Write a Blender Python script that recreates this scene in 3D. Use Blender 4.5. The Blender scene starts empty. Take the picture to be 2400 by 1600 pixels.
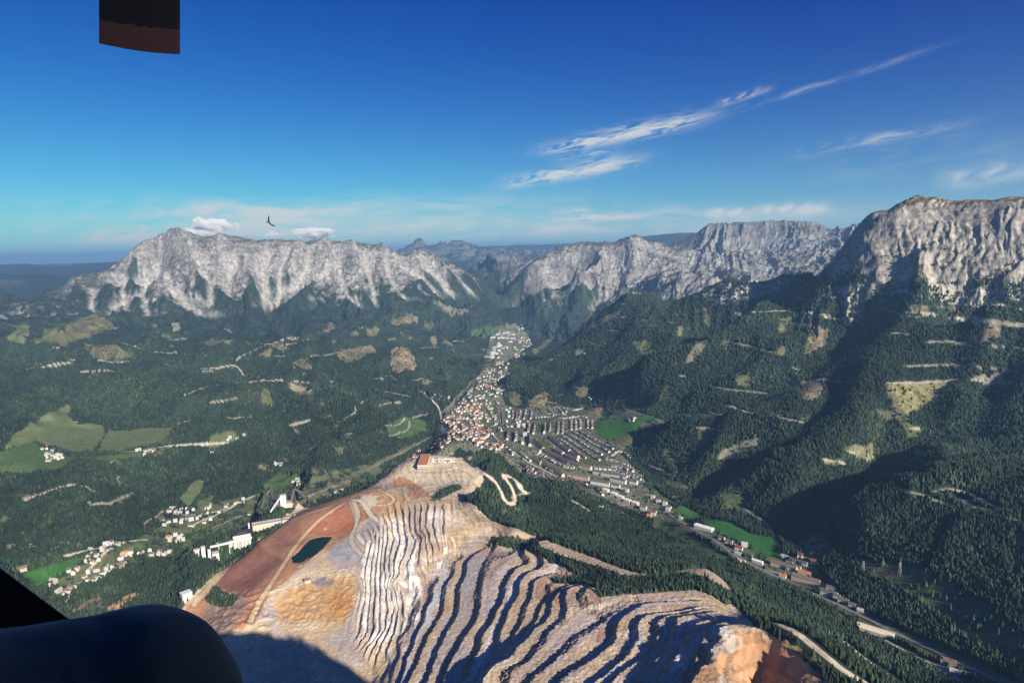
import bpy, math, random, time
import numpy as np
from mathutils import Matrix, Vector
T0 = time.time()
NAZ, NLD, NFAR, NTREE, NHOUSE = 1500, 1500, 320, 300, 300
sc = bpy.context.scene
col = sc.collection
R = math.radians

# ------------------------------------------------------------------ camera
F = 1500.0                      # focal length in pixels of a 2400 px wide frame
ZC = 1150.0                     # camera height over the valley floor, metres
PITCH = math.atan(213.0 / F)
ROLL = R(1.19)
cp, sp = math.cos(PITCH), math.sin(PITCH)
fw = np.array([0, cp, -sp]); up0 = np.array([0, sp, cp]); rt0 = np.array([1.0, 0, 0])
RT = math.cos(ROLL) * rt0 - math.sin(ROLL) * up0
UP = math.sin(ROLL) * rt0 + math.cos(ROLL) * up0
cd = bpy.data.cameras.new('camera'); cam = bpy.data.objects.new('camera', cd); col.objects.link(cam)
cd.sensor_width = 36; cd.lens = 36 * F / 2400; cd.clip_start = 0.05; cd.clip_end = 200000
cam.matrix_world = Matrix(((RT[0], UP[0], -fw[0], 0), (RT[1], UP[1], -fw[1], 0), (RT[2], UP[2], -fw[2], ZC), (0, 0, 0, 1)))
sc.camera = cam

# ------------------------------------------------------------------ sun, sky, exposure
SUN_AZ, SUN_EL = R(145), R(26)         # azimuth clockwise from +Y (the view direction)
SD = np.array([math.sin(SUN_AZ) * math.cos(SUN_EL), math.cos(SUN_AZ) * math.cos(SUN_EL), math.sin(SUN_EL)])
sl = bpy.data.lights.new('sun', 'SUN'); so = bpy.data.objects.new('sun', sl); col.objects.link(so)
sl.energy = 5.0; sl.angle = R(0.5); sl.color = (1.0, 0.90, 0.76)
so.rotation_euler = Vector(SD).to_track_quat('Z', 'Y').to_euler()
so.location = (0, 0, 3000)
sc.view_settings.view_transform = 'Standard'; sc.view_settings.look = 'None'
sc.view_settings.exposure = 0.7; sc.view_settings.gamma = 1.0
sc.cycles.use_denoising = True
sc.cycles.max_bounces = 5; sc.cycles.diffuse_bounces = 1; sc.cycles.glossy_bounces = 2
sc.cycles.volume_bounces = 4; sc.cycles.transparent_max_bounces = 8
w = bpy.data.worlds.new('World'); sc.world = w; w.use_nodes = True
nt = w.node_tree; nt.nodes.clear()
def N(t, **k):
    n = nt.nodes.new(t)
    for a, b in k.items(): setattr(n, a, b)
    return n
def inp(n, i, v):
    if isinstance(v, bpy.types.NodeSocket): nt.links.new(v, n.inputs[i])
    elif v is not None: n.inputs[i].default_value = v
def mth(op, a, b=None, c=None, clamp=False):
    n = N('ShaderNodeMath', operation=op, use_clamp=clamp)
    inp(n, 0, a); inp(n, 1, b); inp(n, 2, c); return n.outputs[0]
wo = N('ShaderNodeOutputWorld'); bg = N('ShaderNodeBackground'); sky = N('ShaderNodeTexSky')
sky.sky_type = 'NISHITA'; sky.sun_disc = False; sky.sun_elevation = SUN_EL; sky.sun_rotation = SUN_AZ
sky.altitude = 1800; sky.air_density = 1.0; sky.dust_density = 0.7; sky.ozone_density = 4.0
bg.inputs['Strength'].default_value = 0.056
# deep polarised blue: the sky's own colour with its contrast raised
sepc = N('ShaderNodeSeparateColor'); nt.links.new(sky.outputs[0], sepc.inputs[0])
def pw(o, k, g): return mth('MULTIPLY', mth('POWER', mth('MULTIPLY', o, k), g), 1 / k)
comb = N('ShaderNodeCombineColor')
nt.links.new(mth('MULTIPLY', pw(sepc.outputs[0], .22, 2.6), .07), comb.inputs[0]); nt.links.new(mth('MULTIPLY', pw(sepc.outputs[1], .22, 1.88), .62), comb.inputs[1]); nt.links.new(mth('MULTIPLY', pw(sepc.outputs[2], .22, 1.02), .95), comb.inputs[2])
# high clouds, laid out by compass direction and height above the horizon
tcw = N('ShaderNodeTexCoord'); sx_ = N('ShaderNodeSeparateXYZ'); nt.links.new(tcw.outputs['Generated'], sx_.inputs[0])
AZn = mth('ARCTAN2', sx_.outputs[0], sx_.outputs[1]); ELn = mth('ARCSINE', sx_.outputs[2])
def wnoise(x, y, scale, det=6, dist=0.0, rough=.55):
    c = N('ShaderNodeCombineXYZ'); inp(c, 0, x); inp(c, 1, y); n = N('ShaderNodeTexNoise'); n.inputs['Scale'].default_value = scale; n.inputs['Detail'].default_value = det; n.inputs['Distortion'].default_value = dist; n.inputs['Roughness'].default_value = rough
    nt.links.new(c.outputs[0], n.inputs['Vector']); return n.outputs['Fac']
def _ae(u, v):
    d = fw + (u - 1200) / F * RT + (800 - v) / F * UP; d = d / np.linalg.norm(d); return math.atan2(d[0], d[1]), math.asin(d[2])
total = None
def streak(u0, v0, u1, v1, wd, k, lo=.42, hi=.68, fs=26.0, ar=7.0):
    global total
    a0, e0 = _ae(u0, v0); a1, e1_ = _ae(u1, v1); dx, dy = a1 - a0, e1_ - e0; L = math.hypot(dx, dy); dx /= L; dy /= L; w_ = wd / F
    ra = mth('SUBTRACT', AZn, a0); re = mth('SUBTRACT', ELn, e0)
    al = mth('MULTIPLY_ADD', ra, dx, mth('MULTIPLY', re, dy)); pe = mth('MULTIPLY_ADD', re, dx, mth('MULTIPLY', ra, -dy))
    n = wnoise(mth('MULTIPLY', al, 1.0), mth('MULTIPLY', pe, ar), fs, 3, .9, .64)
    m = N('ShaderNodeMapRange'); m.inputs[1].default_value = lo; m.inputs[2].default_value = hi; nt.links.new(n, m.inputs[0])
    f = mth('EXPONENT', mth('MULTIPLY', mth('POWER', mth('ABSOLUTE', mth('DIVIDE', pe, w_)), 2.0), -1.0))
    t_ = mth('DIVIDE', al, L); g = mth('EXPONENT', mth('MULTIPLY', mth('POWER', mth('ABSOLUTE', mth('MULTIPLY', mth('SUBTRACT', t_, .5), 2.0)), 4.0), -1.2))
    r = mth('MULTIPLY', mth('MULTIPLY', mth('MULTIPLY', f, g), m.outputs[0]), k)
    total = r if total is None else mth('ADD', total, r)
for a in [(1270,352,1660,272,15,1.2,.38,.58,22,6),(1300,370,1450,352,8,.6),(1180,430,1500,372,15,1.3,.36,.6,20,5),(1680,244,1800,208,7,.9,.35,.6,20,4),(1640,280,2190,112,6,.38,.42,.7,12,6),          (1840,362,2260,286,12,.55,.42,.7,14,5),(2200,422,2430,392,18,1.0,.3,.6,12,3),(1655,501,1760,500,11,1.5,.25,.5,16,2),(1770,493,1940,487,11,1.3,.25,.5,16,2),(1280,492,1390,492,7,.7,.3,.6),(1300,511,1500,505,9,1.3,.35,.6),          (380,498,800,495,9,.9,.35,.65,12,4),(0,485,1300,470,24,.8,.40,.75,7,5),(100,508,1300,520,30,1.1,.35,.75,6,5),(0,545,900,545,26,1.1,.35,.7,6,5),(900,540,1900,530,22,1.0,.35,.7,6,5),(180,562,360,556,9,1.3,.25,.6,12,3),(310,540,370,548,14,.8,.3,.55,20,1.5),(1200,490,2400,500,22,.6,.4,.75,7,5),(1900,395,2400,330,40,.22,.4,.75,7,6)]:
    streak(*a)
cl_ = mth('MINIMUM', mth('MULTIPLY', total, .8), 0.85)
mixc = N('ShaderNodeMix', data_type='RGBA'); nt.links.new(cl_, mixc.inputs[0]); hz_ = mth('MULTIPLY', mth('EXPONENT', mth('MULTIPLY', mth('ABSOLUTE', ELn), -1 / .085)), .85)
mixh = N('ShaderNodeMix', data_type='RGBA'); nt.links.new(hz_, mixh.inputs[0]); nt.links.new(comb.outputs[0], mixh.inputs[6]); mixh.inputs[7].default_value = (4.4, 5.8, 7.2, 1)
nt.links.new(mixh.outputs[2], mixc.inputs[6]); mixc.inputs[7].default_value = (7.6, 7.9, 7.7, 1)
w.cycles.sampling_method = 'MANUAL'; w.cycles.sample_map_resolution = 256
nt.links.new(mixc.outputs[2], bg.inputs[0]); nt.links.new(bg.outputs[0], wo.inputs[0])


# ------------------------------------------------------------------ noise
def _hash(ix, iy, seed):
    h = (ix.astype(np.int64) * 374761393 + iy.astype(np.int64) * 668265263 + seed * 1442695041) & 0xFFFFFFFF
    h = ((h ^ (h >> 13)) * 1274126177) & 0xFFFFFFFF
    return ((h ^ (h >> 16)) & 0xFFFFFF).astype(np.float32) / float(0xFFFFFF)
def noise(x, y, seed=0):
    fx = np.floor(x); fy = np.floor(y); tx = (x - fx).astype(np.float32); ty = (y - fy).astype(np.float32)
    ix = fx.astype(np.int64); iy = fy.astype(np.int64)
    def g(dx, dy):
        a = _hash(ix + dx, iy + dy, seed) * 6.2831853
        return np.cos(a) * (tx - dx) + np.sin(a) * (ty - dy)
    sx = tx * tx * tx * (tx * (tx * 6 - 15) + 10); sy = ty * ty * ty * (ty * (ty * 6 - 15) + 10)
    a = g(0, 0); b = g(1, 0); c = g(0, 1); d = g(1, 1)
    return ((a + sx * (b - a)) * (1 - sy) + (c + sx * (d - c)) * sy) * 1.5
def fbm(x, y, o=4, seed=0, gain=0.5):
    s = 0; a = 1.0; t = 0
    for i in range(o):
        s = s + a * noise(x, y, seed + i * 17); t += a; a *= gain; x = x * 2.03 + 13.7; y = y * 2.03 - 7.1
    return s / t
def ridged(x, y, o=4, seed=0, gain=0.5):
    s = 0; a = 1.0; t = 0; w = 1.0
    for i in range(o):
        n = 1 - np.abs(noise(x, y, seed + i * 31)) * 1.6
        n = np.clip(n, 0, 1) ** 2 * w; s = s + a * n; t += a; w = np.clip(n * 1.6, 0, 1); a *= gain
        x = x * 2.07 + 5.3; y = y * 2.07 + 9.9
    return s / t
def sm(x, a, b):
    t = np.clip((x - a) / (b - a), 0, 1); return t * t * (3 - 2 * t)

# ------------------------------------------------------------------ terrain: surveyed heights
def ray(u, v):
    xc = (u - 1200) / F; yc = (800 - v) / F
    d = fw + xc * RT + yc * UP
    return math.atan2(d[0], d[1]), d[2] / math.hypot(d[0], d[1])   # azimuth, tan(elevation)
PX, PY, PZ = [], [], []
def add(az, d, z): PX.append(az); PY.append(math.log(d)); PZ.append(z)
def Zp(u, v, z):
    az, t = ray(u, v); add(az, (z - ZC) / t, z)
def Dp(u, v, d, back=0):
    az, t = ray(u, v); z = ZC + t * d; add(az, d, z)
    if back: add(az, d * 1.09, z - back)
    return az, z
def T(pts, ox, oy, s=0.2551): return [(ox + s * x, oy + s * y) for x, y in pts]

for u, v, z in [
 # left valley floor to the town
 (60,1330,45),(180,1300,45),(300,1285,45),(480,1205,35),(640,1150,20),(750,1128,12),(850,1092,8),(930,1060,5),(1010,1010,0),
 (1070,940,0),(1100,880,0),(1130,840,-5),(1165,800,-15),(1195,765,-25),(1225,748,-30),
 (50,1080,140),(150,1000,190),(250,1040,165),(380,1020,165),(560,1030,150),(100,960,240),(150,935,265),(20,1120,125),
 (0,1180,90),(150,1180,90),(300,1160,85),(450,1180,60),(600,1100,60),(700,1100,40),(40,1260,55),(200,1230,60),
 (700,950,130),(850,1000,70),(950,960,50),(750,880,210),(900,860,160),(600,900,230),(450,900,260),(300,880,300),(150,850,350),(0,850,380),
 (400,820,340),(550,805,330),(650,795,325),(750,790,310),(900,790,240),(1000,800,150),(1050,830,70),(1040,890,30),(980,910,60),
 (214,737,520),(15,702,620),(100,760,480),(300,790,400),(439,788,380),(535,785,365),(660,780,350),(765,780,320),
 (330,742,330),(500,762,290),(650,764,270),(800,758,250),(950,770,190),(1050,770,60),(1120,760,-20),(1160,748,-25),
 # town basin and main valley
 (1100,1000,0),(1200,1000,0),(1200,930,0),(1180,890,5),(1215,850,0),(1300,1000,5),(1400,1090,22),(1300,1070,15),(1500,1140,28),(1580,1180,38),(1450,1190,42),
 (1400,1130,28),(1650,1240,60),(1800,1345,92),(1900,1395,108),(2000,1450,125),(2100,1510,148),(2250,1590,180),(1400,975,10),(1450,1010,16),(1480,1030,22),(1400,1030,12),
 (1880,1240,100),(1760,1270,75),(1700,1210,62),(1950,1330,112),(2050,1400,140),
 # slopes east of the town
 (1850,760,570),(1700,800,430),(1550,800,420),(1450,830,280),(1400,900,130),(1330,890,80),(1250,862,130),(1500,900,230),(1600,880,330),
 (1750,900,370),(1850,900,420),(1900,980,340),(1800,1000,270),(1650,1000,200),(1700,1100,130),(1550,1090,45),(1560,1050,95),(1800,1100,190),
 (1850,1150,150),(1750,1180,85),(1650,1150,52),(1950,1050,250),(1480,960,60),(1380,940,30),
 (2000,700,800),(2150,700,820),(2300,700,850),(2400,700,860),(2100,780,640),(2300,780,660),(2100,870,500),(2300,870,520),(2100,960,380),(2300,960,410),
 (2100,1050,290),(2300,1040,310),(2050,1130,215),(1960,1180,150),
 (2100,1115,330),(2200,1095,360),(2350,1075,400),(1990,1165,240),(2020,1250,210),(2100,1200,255),(2100,1300,205),(2000,1380,130),(2200,1250,270),(2350,1200,330),(2350,1350,275),(2250,1400,215),
 (2350,1500,225),(2400,1590,220),(2200,1330,230),(2150,1450,165),
 # forest between the mine and the town
 (1284,1152,118),(1350,1152,110),(1220,1165,120),(1284,1250,150),(1400,1180,95),(1420,1250,150),(1200,1190,165),(1500,1300,185),(1600,1300,165),(1520,1240,85),
 (1700,1340,150),(1780,1400,160),(1750,1400,220),(1834,1458,262),(1900,1510,290),(2000,1590,300),(2100,1600,215),(1900,1440,170),(2000,1510,190),
 (1000,1045,30),(1080,1036,70),(1140,1075,70),(1170,1125,95),(1180,1165,150),(870,1118,68),(800,1145,60),(700,1170,50),(600,1200,45),(930,1085,40),
 # works platform
 (1003,1094,206),(940,1106,200),(1125,1127,205),(985,1070,208),(1062,1073,208),(1105,1096,207),(1050,1130,205),(960,1135,190),
 # dumps, pond terrace and pit floor
 (700,1268,158),(720,1290,158),(745,1262,158),(688,1310,160),(780,1240,164),(760,1190,196),(620,1320,142),(560,1360,128),(500,1430,112),(560,1300,130),(650,1250,150),(480,1480,104),
 (813,1228,172),(822,1300,160),(900,1180,214),(880,1230,190),(900,1300,165),(940,1250,185),(960,1200,212),(900,1400,140),(860,1400,134),(880,1480,124),(960,1330,168),(850,1340,150),
 (800,1350,146),(740,1340,152),(700,1400,126),(760,1420,124),(640,1420,126),(800,1560,98),(700,1550,94),(600,1500,104),(540,1540,98),(900,1580,112),(820,1480,112),
 (470,1330,62),(430,1300,58),(560,1245,60),(640,1215,60),(430,1370,70),(325,1335,112),(360,1390,96),(300,1420,62),(200,1440,58),(380,1450,70),(100,1380,50),(420,1480,75),(300,1500,60),(250,1600,55),
 (1000,1200,222),(1040,1220,214),(1080,1260,204),(1020,1290,190),(1090,1230,216),
 (1757,1475,438),(1703,1475,438),(1793,1488,439),(1834,1514,440),(1885,1557,440),(1923,1592,440),
 (1716,1541,417),(1757,1523,417),(1808,1531,417),(1846,1557,417),(1790,1580,386),(1740,1590,386),(1680,1529,434),(1640,1572,432),
 ]: Zp(u, v, z)
def line(pts, z0, z1=None):
    z1 = z0 if z1 is None else z1
    for i, (u, v) in enumerate(pts): Zp(u, v, z0 + (z1 - z0) * i / max(1, len(pts) - 1))
R0 = [(1080,1173),(1092,1193),(1143,1219),(1207,1244),(1258,1267),(1322,1293),(1386,1313),(1430,1332),(1477,1350),(1528,1353),(1612,1342),(1655,1335),(1681,1353),(1706,1379)]
for (u, v), z in zip(R0, (222,226,234,242,250,260,272,281,288,293,298,300,300,300)): Zp(u, v, z)
R1 = [(1420,1404),(1451,1402),(1515,1398),(1579,1391),(1630,1389),(1668,1394),(1706,1417),(1737,1442)]
line(R1, 317, 319)
RL = [(456,1414),(535,1330),(604,1266),(693,1215),(783,1182),(834,1161),(885,1146),(936,1148),(961,1174)]
for (u, v), z in zip(RL, (116,132,148,168,190,204,214,218,222)): Zp(u, v, z)
RM = [(584,1457),(622,1388),(668,1317),(693,1279),(744,1222),(808,1177)]
for (u, v), z in zip(RM, (128,148,161,166,180,200)): Zp(u, v, z)
# the bench faces of the open pit: each line follows one face at its own level
BENCH = [
 (134, T([(500,860),(430,1050),(360,1150),(330,1300),(280,1440),(250,1568)],850,1200)),
 (150, T([(670,600),(630,720),(570,900),(530,1050),(440,1270),(380,1430),(350,1568)],850,1200)),
 (166, T([(870,390),(820,500),(760,680),(735,850),(690,980),(590,1150),(530,1280),(440,1500),(410,1568)],850,1200)),
 (182, T([(1130,325),(1030,330),(990,420),(940,500),(920,620),(880,680),(870,850),(840,980),(770,1090),(700,1230),(640,1400),(590,1530)],850,1200)),
 (201, T([(1560,345),(1350,345),(1180,345),(1120,500),(1080,640),(1040,770),(1040,950),(960,1090),(870,1240),(780,1400),(720,1560)],850,1200)),
 (221, T([(1520,450),(1400,510),(1330,620),(1290,750),(1240,880),(1180,1020),(1080,1150),(1040,1300),(960,1420),(930,1560)],850,1200)),
 (240, T([(1610,520),(1520,560),(1440,640),(1420,750),(1340,880),(1290,1020),(1250,1120),(1230,1280),(1170,1350),(1080,1480),(1000,1568)],850,1200)),
 (256, T([(1980,590),(1850,590),(1680,578),(1560,640),(1540,760),(1480,900),(1400,1110),(1310,1270)],850,1200)),
 (268, T([(1960,650),(1720,665),(1715,780),(1640,850),(1600,960),(1500,1130)],850,1200)),
 (280, T([(1640,1040),(1560,1090),(1420,1240),(1330,1350),(1190,1420),(1090,1560)],850,1200)),
 (296, T([(1870,720),(1860,880),(1840,950),(1760,1050),(1640,1200),(1500,1380),(1300,1560)],850,1200)),
 (309, T([(380,835),(200,890),(60,1000),(-60,1080),(-180,1140),(-300,1250),(-480,1420),(-640,1568)],1400,1200)),
 (327, T([(850,818),(620,822),(430,842),(300,920),(210,990),(140,1110),(150,1190),(0,1310),(-200,1440),(-370,1568)],1400,1200)),
 (346, T([(1050,870),(740,915),(560,935),(400,965),(345,1080),(300,1250),(200,1370),(60,1490),(-40,1568)],1400,1200)),
 (358, T([(530,1090),(520,1230),(460,1320),(200,1470),(100,1568)],1400,1200)),
 (372, T([(1250,930),(900,950),(740,975),(680,1080),(640,1250),(560,1340),(440,1460),(370,1568)],1400,1200)),
 (392, T([(1290,990),(950,1010),(830,1110),(750,1280),(680,1380),(600,1480),(560,1568)],1400,1200)),
 (410, T([(1200,1020),(1040,1060),(950,1200),(880,1400),(760,1500),(700,1568)],1400,1200)),
 (428, T([(1180,1065),(1100,1200),(1010,1400),(900,1500),(820,1568)],1400,1200)),
]
for z, p in BENCH: line(p, z)
# left massif
C1 = [(112,686),(153,665),(189,650),(286,645),(306,630),(347,599),(372,589),(408,553),(428,556),(460,568),(510,558),(561,558),(612,563),(663,561),(704,573),(740,576),(791,573),(842,576),(898,581),(928,594),(954,601),(985,594),(1015,604),(1051,614),(1087,630),(1112,650),(1143,670),(1173,696),(1205,722)]
for i, (u, v) in enumerate(C1):
    f = i / (len(C1) - 1); d = 10800 - 500 * math.sin(f * 3.1) + 500 * f
    Dp(u, v, d, 500)
    vf = 735 + 15 * math.sin(f * 3.14)
    if i % 2 == 0 and v < 690:
        Dp(u, v + 0.36 * (vf - v), d * 0.955); Dp(u, v + 0.74 * (vf - v), d * 0.885)
for u, v in [(112,715),(200,720),(60,720)]: Dp(u, v, 9600)
# far blue hills
for u, v, d in [(0,622,28000),(60,619,28000),(110,624,28000),(170,624,27000),(215,619,27000),(286,614,27000),(326,609,27000),(-150,622,28000),
                (0,645,19000),(100,644,19000),(160,655,19000),(260,640,19000),(-150,650,19000)]: Dp(u, v, d, 150)
for u, v, d in [(925,596,28500),(950,580,29000),(968,572,29000),(985,565,29000),(1003,573,29000),(1030,586,29000),(1065,578,29000),(1090,574,29000),(1120,581,29000),(1150,594,28500),(1190,600,28000)]: Dp(u, v, d, 600)
for u, v, d in [(1110,628,15500),(1140,612,15500),(1165,605,15500),(1200,602,15500),(1225,612,15500),(1245,618,15500)]: Dp(u, v, d, 300)
for u, v, d in [(1080,584,38000),(1160,577,38000),(1200,579,36000),(1250,574,36000),(1330,573,36000),(1400,570,36000),(1450,566,36000),(1516,556,26000),(1550,550,26000),(1608,549,26000),(1700,556,30000),(1850,560,30000),(2100,560,30000),(2400,560,30000),(2600,560,30000),(600,590,35000),(450,600,35000),(800,592,35000)]: Dp(u, v, d, 120)
# right hand limestone group
for u, v in [(1180,695),(1200,662),(1231,634),(1266,614),(1312,600),(1373,580),(1424,574),(1465,562),(1496,552),(1521,563),(1578,566)]:
    Dp(u, v, 11400, 450)
for u, v, d in [(1205,720,10600),(1260,690,10800),(1300,720,10100),(1400,728,10000),(1350,660,10800),(1450,650,10700),(1480,716,9700),(1550,620,10900),(1340,738,10900),(1250,742,10900),
                (1560,640,10000),(1600,614,9900),(1639,604,9800),(1680,625,9800),(1700,660,9400),(1540,700,9300),(1608,705,9000),
                (1700,590,12600),(1800,575,12800),(1750,640,10600),(1830,625,11000),(1900,605,11600),(1950,590,12000),(1850,660,9600),(1980,560,12600)]: Dp(u, v, d)
for u, v in [(1618,550),(1645,538),(1659,525),(1700,522),(1750,520),(1800,517),(1838,516),(1880,518),(1914,520),(1935,530),(1955,543),(1975,535),(2011,525),(2060,530),(2200,540),(2400,540)]:
    Dp(u, v, 14000, 400)
C2 = [(1978,576),(1990,556),(2010,535),(2021,522),(2042,502),(2078,494),(2118,492),(2159,486),(2195,492),(2225,489),(2251,484),(2297,484),(2343,477),(2400,490),(2480,500),(2600,520)]
for i, (u, v) in enumerate(C2):
    d = 5250 - 25 * i; Dp(u, v, d)
    Dp(u, v - 3, d * 1.12)
    az, t = ray(u, v); add(az, d * 1.3, ZC + t * d - 350)
for u, v, d in [(1962,610,5050),(1995,616,4850),(2050,622,4760),(2100,618,4740),(2200,608,4720),(2300,606,4700),(2400,600,4680),(2500,600,4650)]: Dp(u, v, d)
for u, v, d in [(1955,612,5200),(1889,642,5350),(1838,652,5500),(1745,662,5800),(1685,665,5950),(1644,692,6000),(1578,700,6150),(1527,698,6300),(1486,707,6400),(1435,733,6500),(1394,753,6550),(1353,789,6500),(1300,828,6200)]: Dp(u, v, d, 260)
for u, v, d in [(1900,700,4850),(1800,720,4950),(1940,680,4800)]: Dp(u, v, d)
# beyond the frame, and the far plain
for az in (-0.95, -0.8, 0.8, 0.95):
    s = 1 if az > 0 else -1
    for d, z in ((30,420),(200,420),(500,400),(900,380 if s>0 else 120),(1500,330 if s>0 else 80),(2500,400 if s>0 else 120),(4500,700 if s>0 else 350),(8000,900 if s>0 else 600),(14000,800),(28000,850),(60000,800)):
        add(az, d, z)
for az in (-0.6, -0.4, -0.2, 0, 0.2, 0.4, 0.6):
    for d, z in ((30,420),(150,420),(400,400 - 200 * (az < -0.1))): add(az, d, z)
    add(az, 800, 90 if az < -0.3 else (150 if az < -0.1 else (260 if az < 0.1 else 380)))
    for d, z in ((60000,820),): add(az, d, z)
PX = np.array(PX); PY = np.array(PY); PZ = np.array(PZ)

def tps_fit(px, py, pz, lam=1e-4):
    n = len(px)
    r2 = (px[:, None] - px[None]) ** 2 + (py[:, None] - py[None]) ** 2
    K = 0.5 * r2 * np.log(r2 + 1e-12) + np.eye(n) * lam
    P = np.c_[np.ones(n), px, py]
    A = np.zeros((n + 3, n + 3)); A[:n, :n] = K; A[:n, n:] = P; A[n:, :n] = P.T
    return np.linalg.solve(A, np.r_[pz, 0, 0, 0])
def tps_eval(w, px, py, X, Y):
    out = w[-3] + w[-2] * X + w[-1] * Y
    for i in range(len(px)):
        r2 = (X - px[i]) ** 2 + (Y - py[i]) ** 2
        out += w[i] * 0.5 * r2 * np.log(r2 + 1e-12)
    return out
W = tps_fit(PX, PY, PZ, 2e-5)

# ------------------------------------------------------------------ grid
AZL = R(46)
az_f = np.linspace(-AZL, AZL, NAZ)
az_o = np.linspace(AZL, 2 * math.pi - AZL, 62)[1:-1]
ld = np.concatenate([np.linspace(math.log(30), math.log(800), 60)[:-1], np.linspace(math.log(800), math.log(13000), NLD)[:-1], np.linspace(math.log(13000), math.log(62000), NFAR)])
NI, NJ = len(ld), len(az_f)
ca = np.linspace(-AZL, AZL, 400); cl = np.linspace(ld[0], ld[-1], 560)
CA, CL = np.meshgrid(ca, cl)
Hc = tps_eval(W, PX, PY, CA, CL)
def bil(Hc_, A, L):
    fa = (A - ca[0]) / (ca[1] - ca[0]); fl = (L - cl[0]) / (cl[1] - cl[0])
    fa = np.clip(fa, 0, len(ca) - 1.001); fl = np.clip(fl, 0, len(cl) - 1.001)
    ia = fa.astype(int); il = fl.astype(int); ta = fa - ia; tl = fl - il
    return (Hc_[il, ia] * (1 - ta) + Hc_[il, ia + 1] * ta) * (1 - tl) + (Hc_[il + 1, ia] * (1 - ta) + Hc_[il + 1, ia + 1] * ta) * tl
AA, LL = np.meshgrid(az_f, ld)
DD = np.exp(LL)
X = DD * np.sin(AA); Y = DD * np.cos(AA)
H = bil(Hc, AA, LL)

def cast(u, v, Hs=None, lo=None):
    """where the ray through a point of the photograph meets the ground"""
    Hs = H if Hs is None else Hs
    az, t = ray(u, v)
    fa = (az + AZL) / (az_f[1] - az_f[0]); fa = min(max(fa, 0), NJ - 1.001); ia = int(fa); ta = fa - ia
    colh = Hs[:, ia] * (1 - ta) + Hs[:, ia + 1] * ta
    d = np.exp(ld); g = colh - (ZC + t * d)
    k = np.nonzero((g[1:] >= 0) & (g[:-1] < 0) & (d[:-1] > 500))[0]
    if len(k) == 0: return None
    k = k[0]; f = -g[k] / (g[k + 1] - g[k])
    return az, ld[k] + f * (ld[k + 1] - ld[k])
def dens(pts, step=12, closed=False):
    out = []; n = len(pts)
    for i in range(n if closed else n - 1):
        a = pts[i]; b = pts[(i + 1) % n]; m = max(1, int(math.hypot(b[0] - a[0], b[1] - a[1]) / step))
        for k in range(m): out.append((a[0] + (b[0] - a[0]) * k / m, a[1] + (b[1] - a[1]) * k / m))
    if not closed: out.append(pts[-1])
    return out
def castl(pts, step=12, closed=False):
    return [c for c in (cast(u, v) for u, v in dens(pts, step, closed)) if c is not None]
def curve(pts, n=6):
    """Catmull-Rom through the points"""
    P = [pts[0]] + list(pts) + [pts[-1]]; out = []
    for i in range(1, len(P) - 2):
        p0, p1, p2, p3 = [np.array(q, float) for q in P[i - 1:i + 3]]
        for k in range(n):
            t = k / n
            out.append(tuple(0.5 * ((2 * p1) + (-p0 + p2) * t + (2 * p0 - 5 * p1 + 4 * p2 - p3) * t * t + (-p0 + 3 * p1 - 3 * p2 + p3) * t ** 3)))
    out.append(tuple(pts[-1])); return out
def xy(c): return math.exp(c[1]) * math.sin(c[0]), math.exp(c[1]) * math.cos(c[0])
def window(cs, pad=0.0):
    a0 = min(c[0] for c in cs) - pad; a1 = max(c[0] for c in cs) + pad; l0 = min(c[1] for c in cs) - pad; l1 = max(c[1] for c in cs) + pad
    j0 = max(0, np.searchsorted(az_f, a0) - 1); j1 = min(NJ, np.searchsorted(az_f, a1) + 1)
    i0 = max(0, np.searchsorted(ld, l0) - 1); i1 = min(NI, np.searchsorted(ld, l1) + 1)
    return slice(i0, i1), slice(j0, j1)
def inside(cs, A, L):
    m = np.zeros(A.shape, bool); n = len(cs)
    for k in range(n):
        a0, l0 = cs[k]; a1, l1 = cs[(k + 1) % n]
        if l0 == l1: continue
        c = (L > min(l0, l1)) & (L <= max(l0, l1))
        m ^= c & (A < a0 + (L - l0) / (l1 - l0) * (a1 - a0))
    return m
def poly(pts, step=15):
    """mask of the ground inside a closed outline"""
    m = np.zeros(H.shape, bool); cs = castl(pts, step, True)
    if len(cs) < 3: return m
    w = window(cs); m[w] = inside(cs, AA[w], LL[w]); return m
def dist(pts, rad, step=10, cs=None):
    """distance in metres to a line on the ground, up to rad (else 1e9)"""
    out = np.full(H.shape, 1e9); cs = castl(pts, step) if cs is None else cs
    for c0, c1 in zip(cs[:-1], cs[1:]):
        if abs(c1[1] - c0[1]) > 0.25: continue
        w = window([c0, c1], rad / math.exp(min(c0[1], c1[1])) * 1.1)
        x0, y0 = xy(c0); x1, y1 = xy(c1); dx, dy = x1 - x0, y1 - y0; q = max(dx * dx + dy * dy, 1e-6)
        t = np.clip(((X[w] - x0) * dx + (Y[w] - y0) * dy) / q, 0, 1)
        out[w] = np.minimum(out[w], np.hypot(X[w] - x0 - t * dx, Y[w] - y0 - t * dy))
    out[out > rad] = 1e9; return out
def blur(m, n=3, r=6):
    m = m.astype(np.float32)
    for _ in range(n):
        for ax in (0, 1):
            k = np.cumsum(np.pad(m, [(r + 1, r) if a == ax else (0, 0) for a in (0, 1)], mode='edge'), axis=ax, dtype=np.float64)
            m = ((np.take(k, range(2 * r + 1, k.shape[ax]), ax) - np.take(k, range(0, k.shape[ax] - 2 * r - 1), ax)) / (2 * r + 1)).astype(np.float32)
    return m

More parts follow.
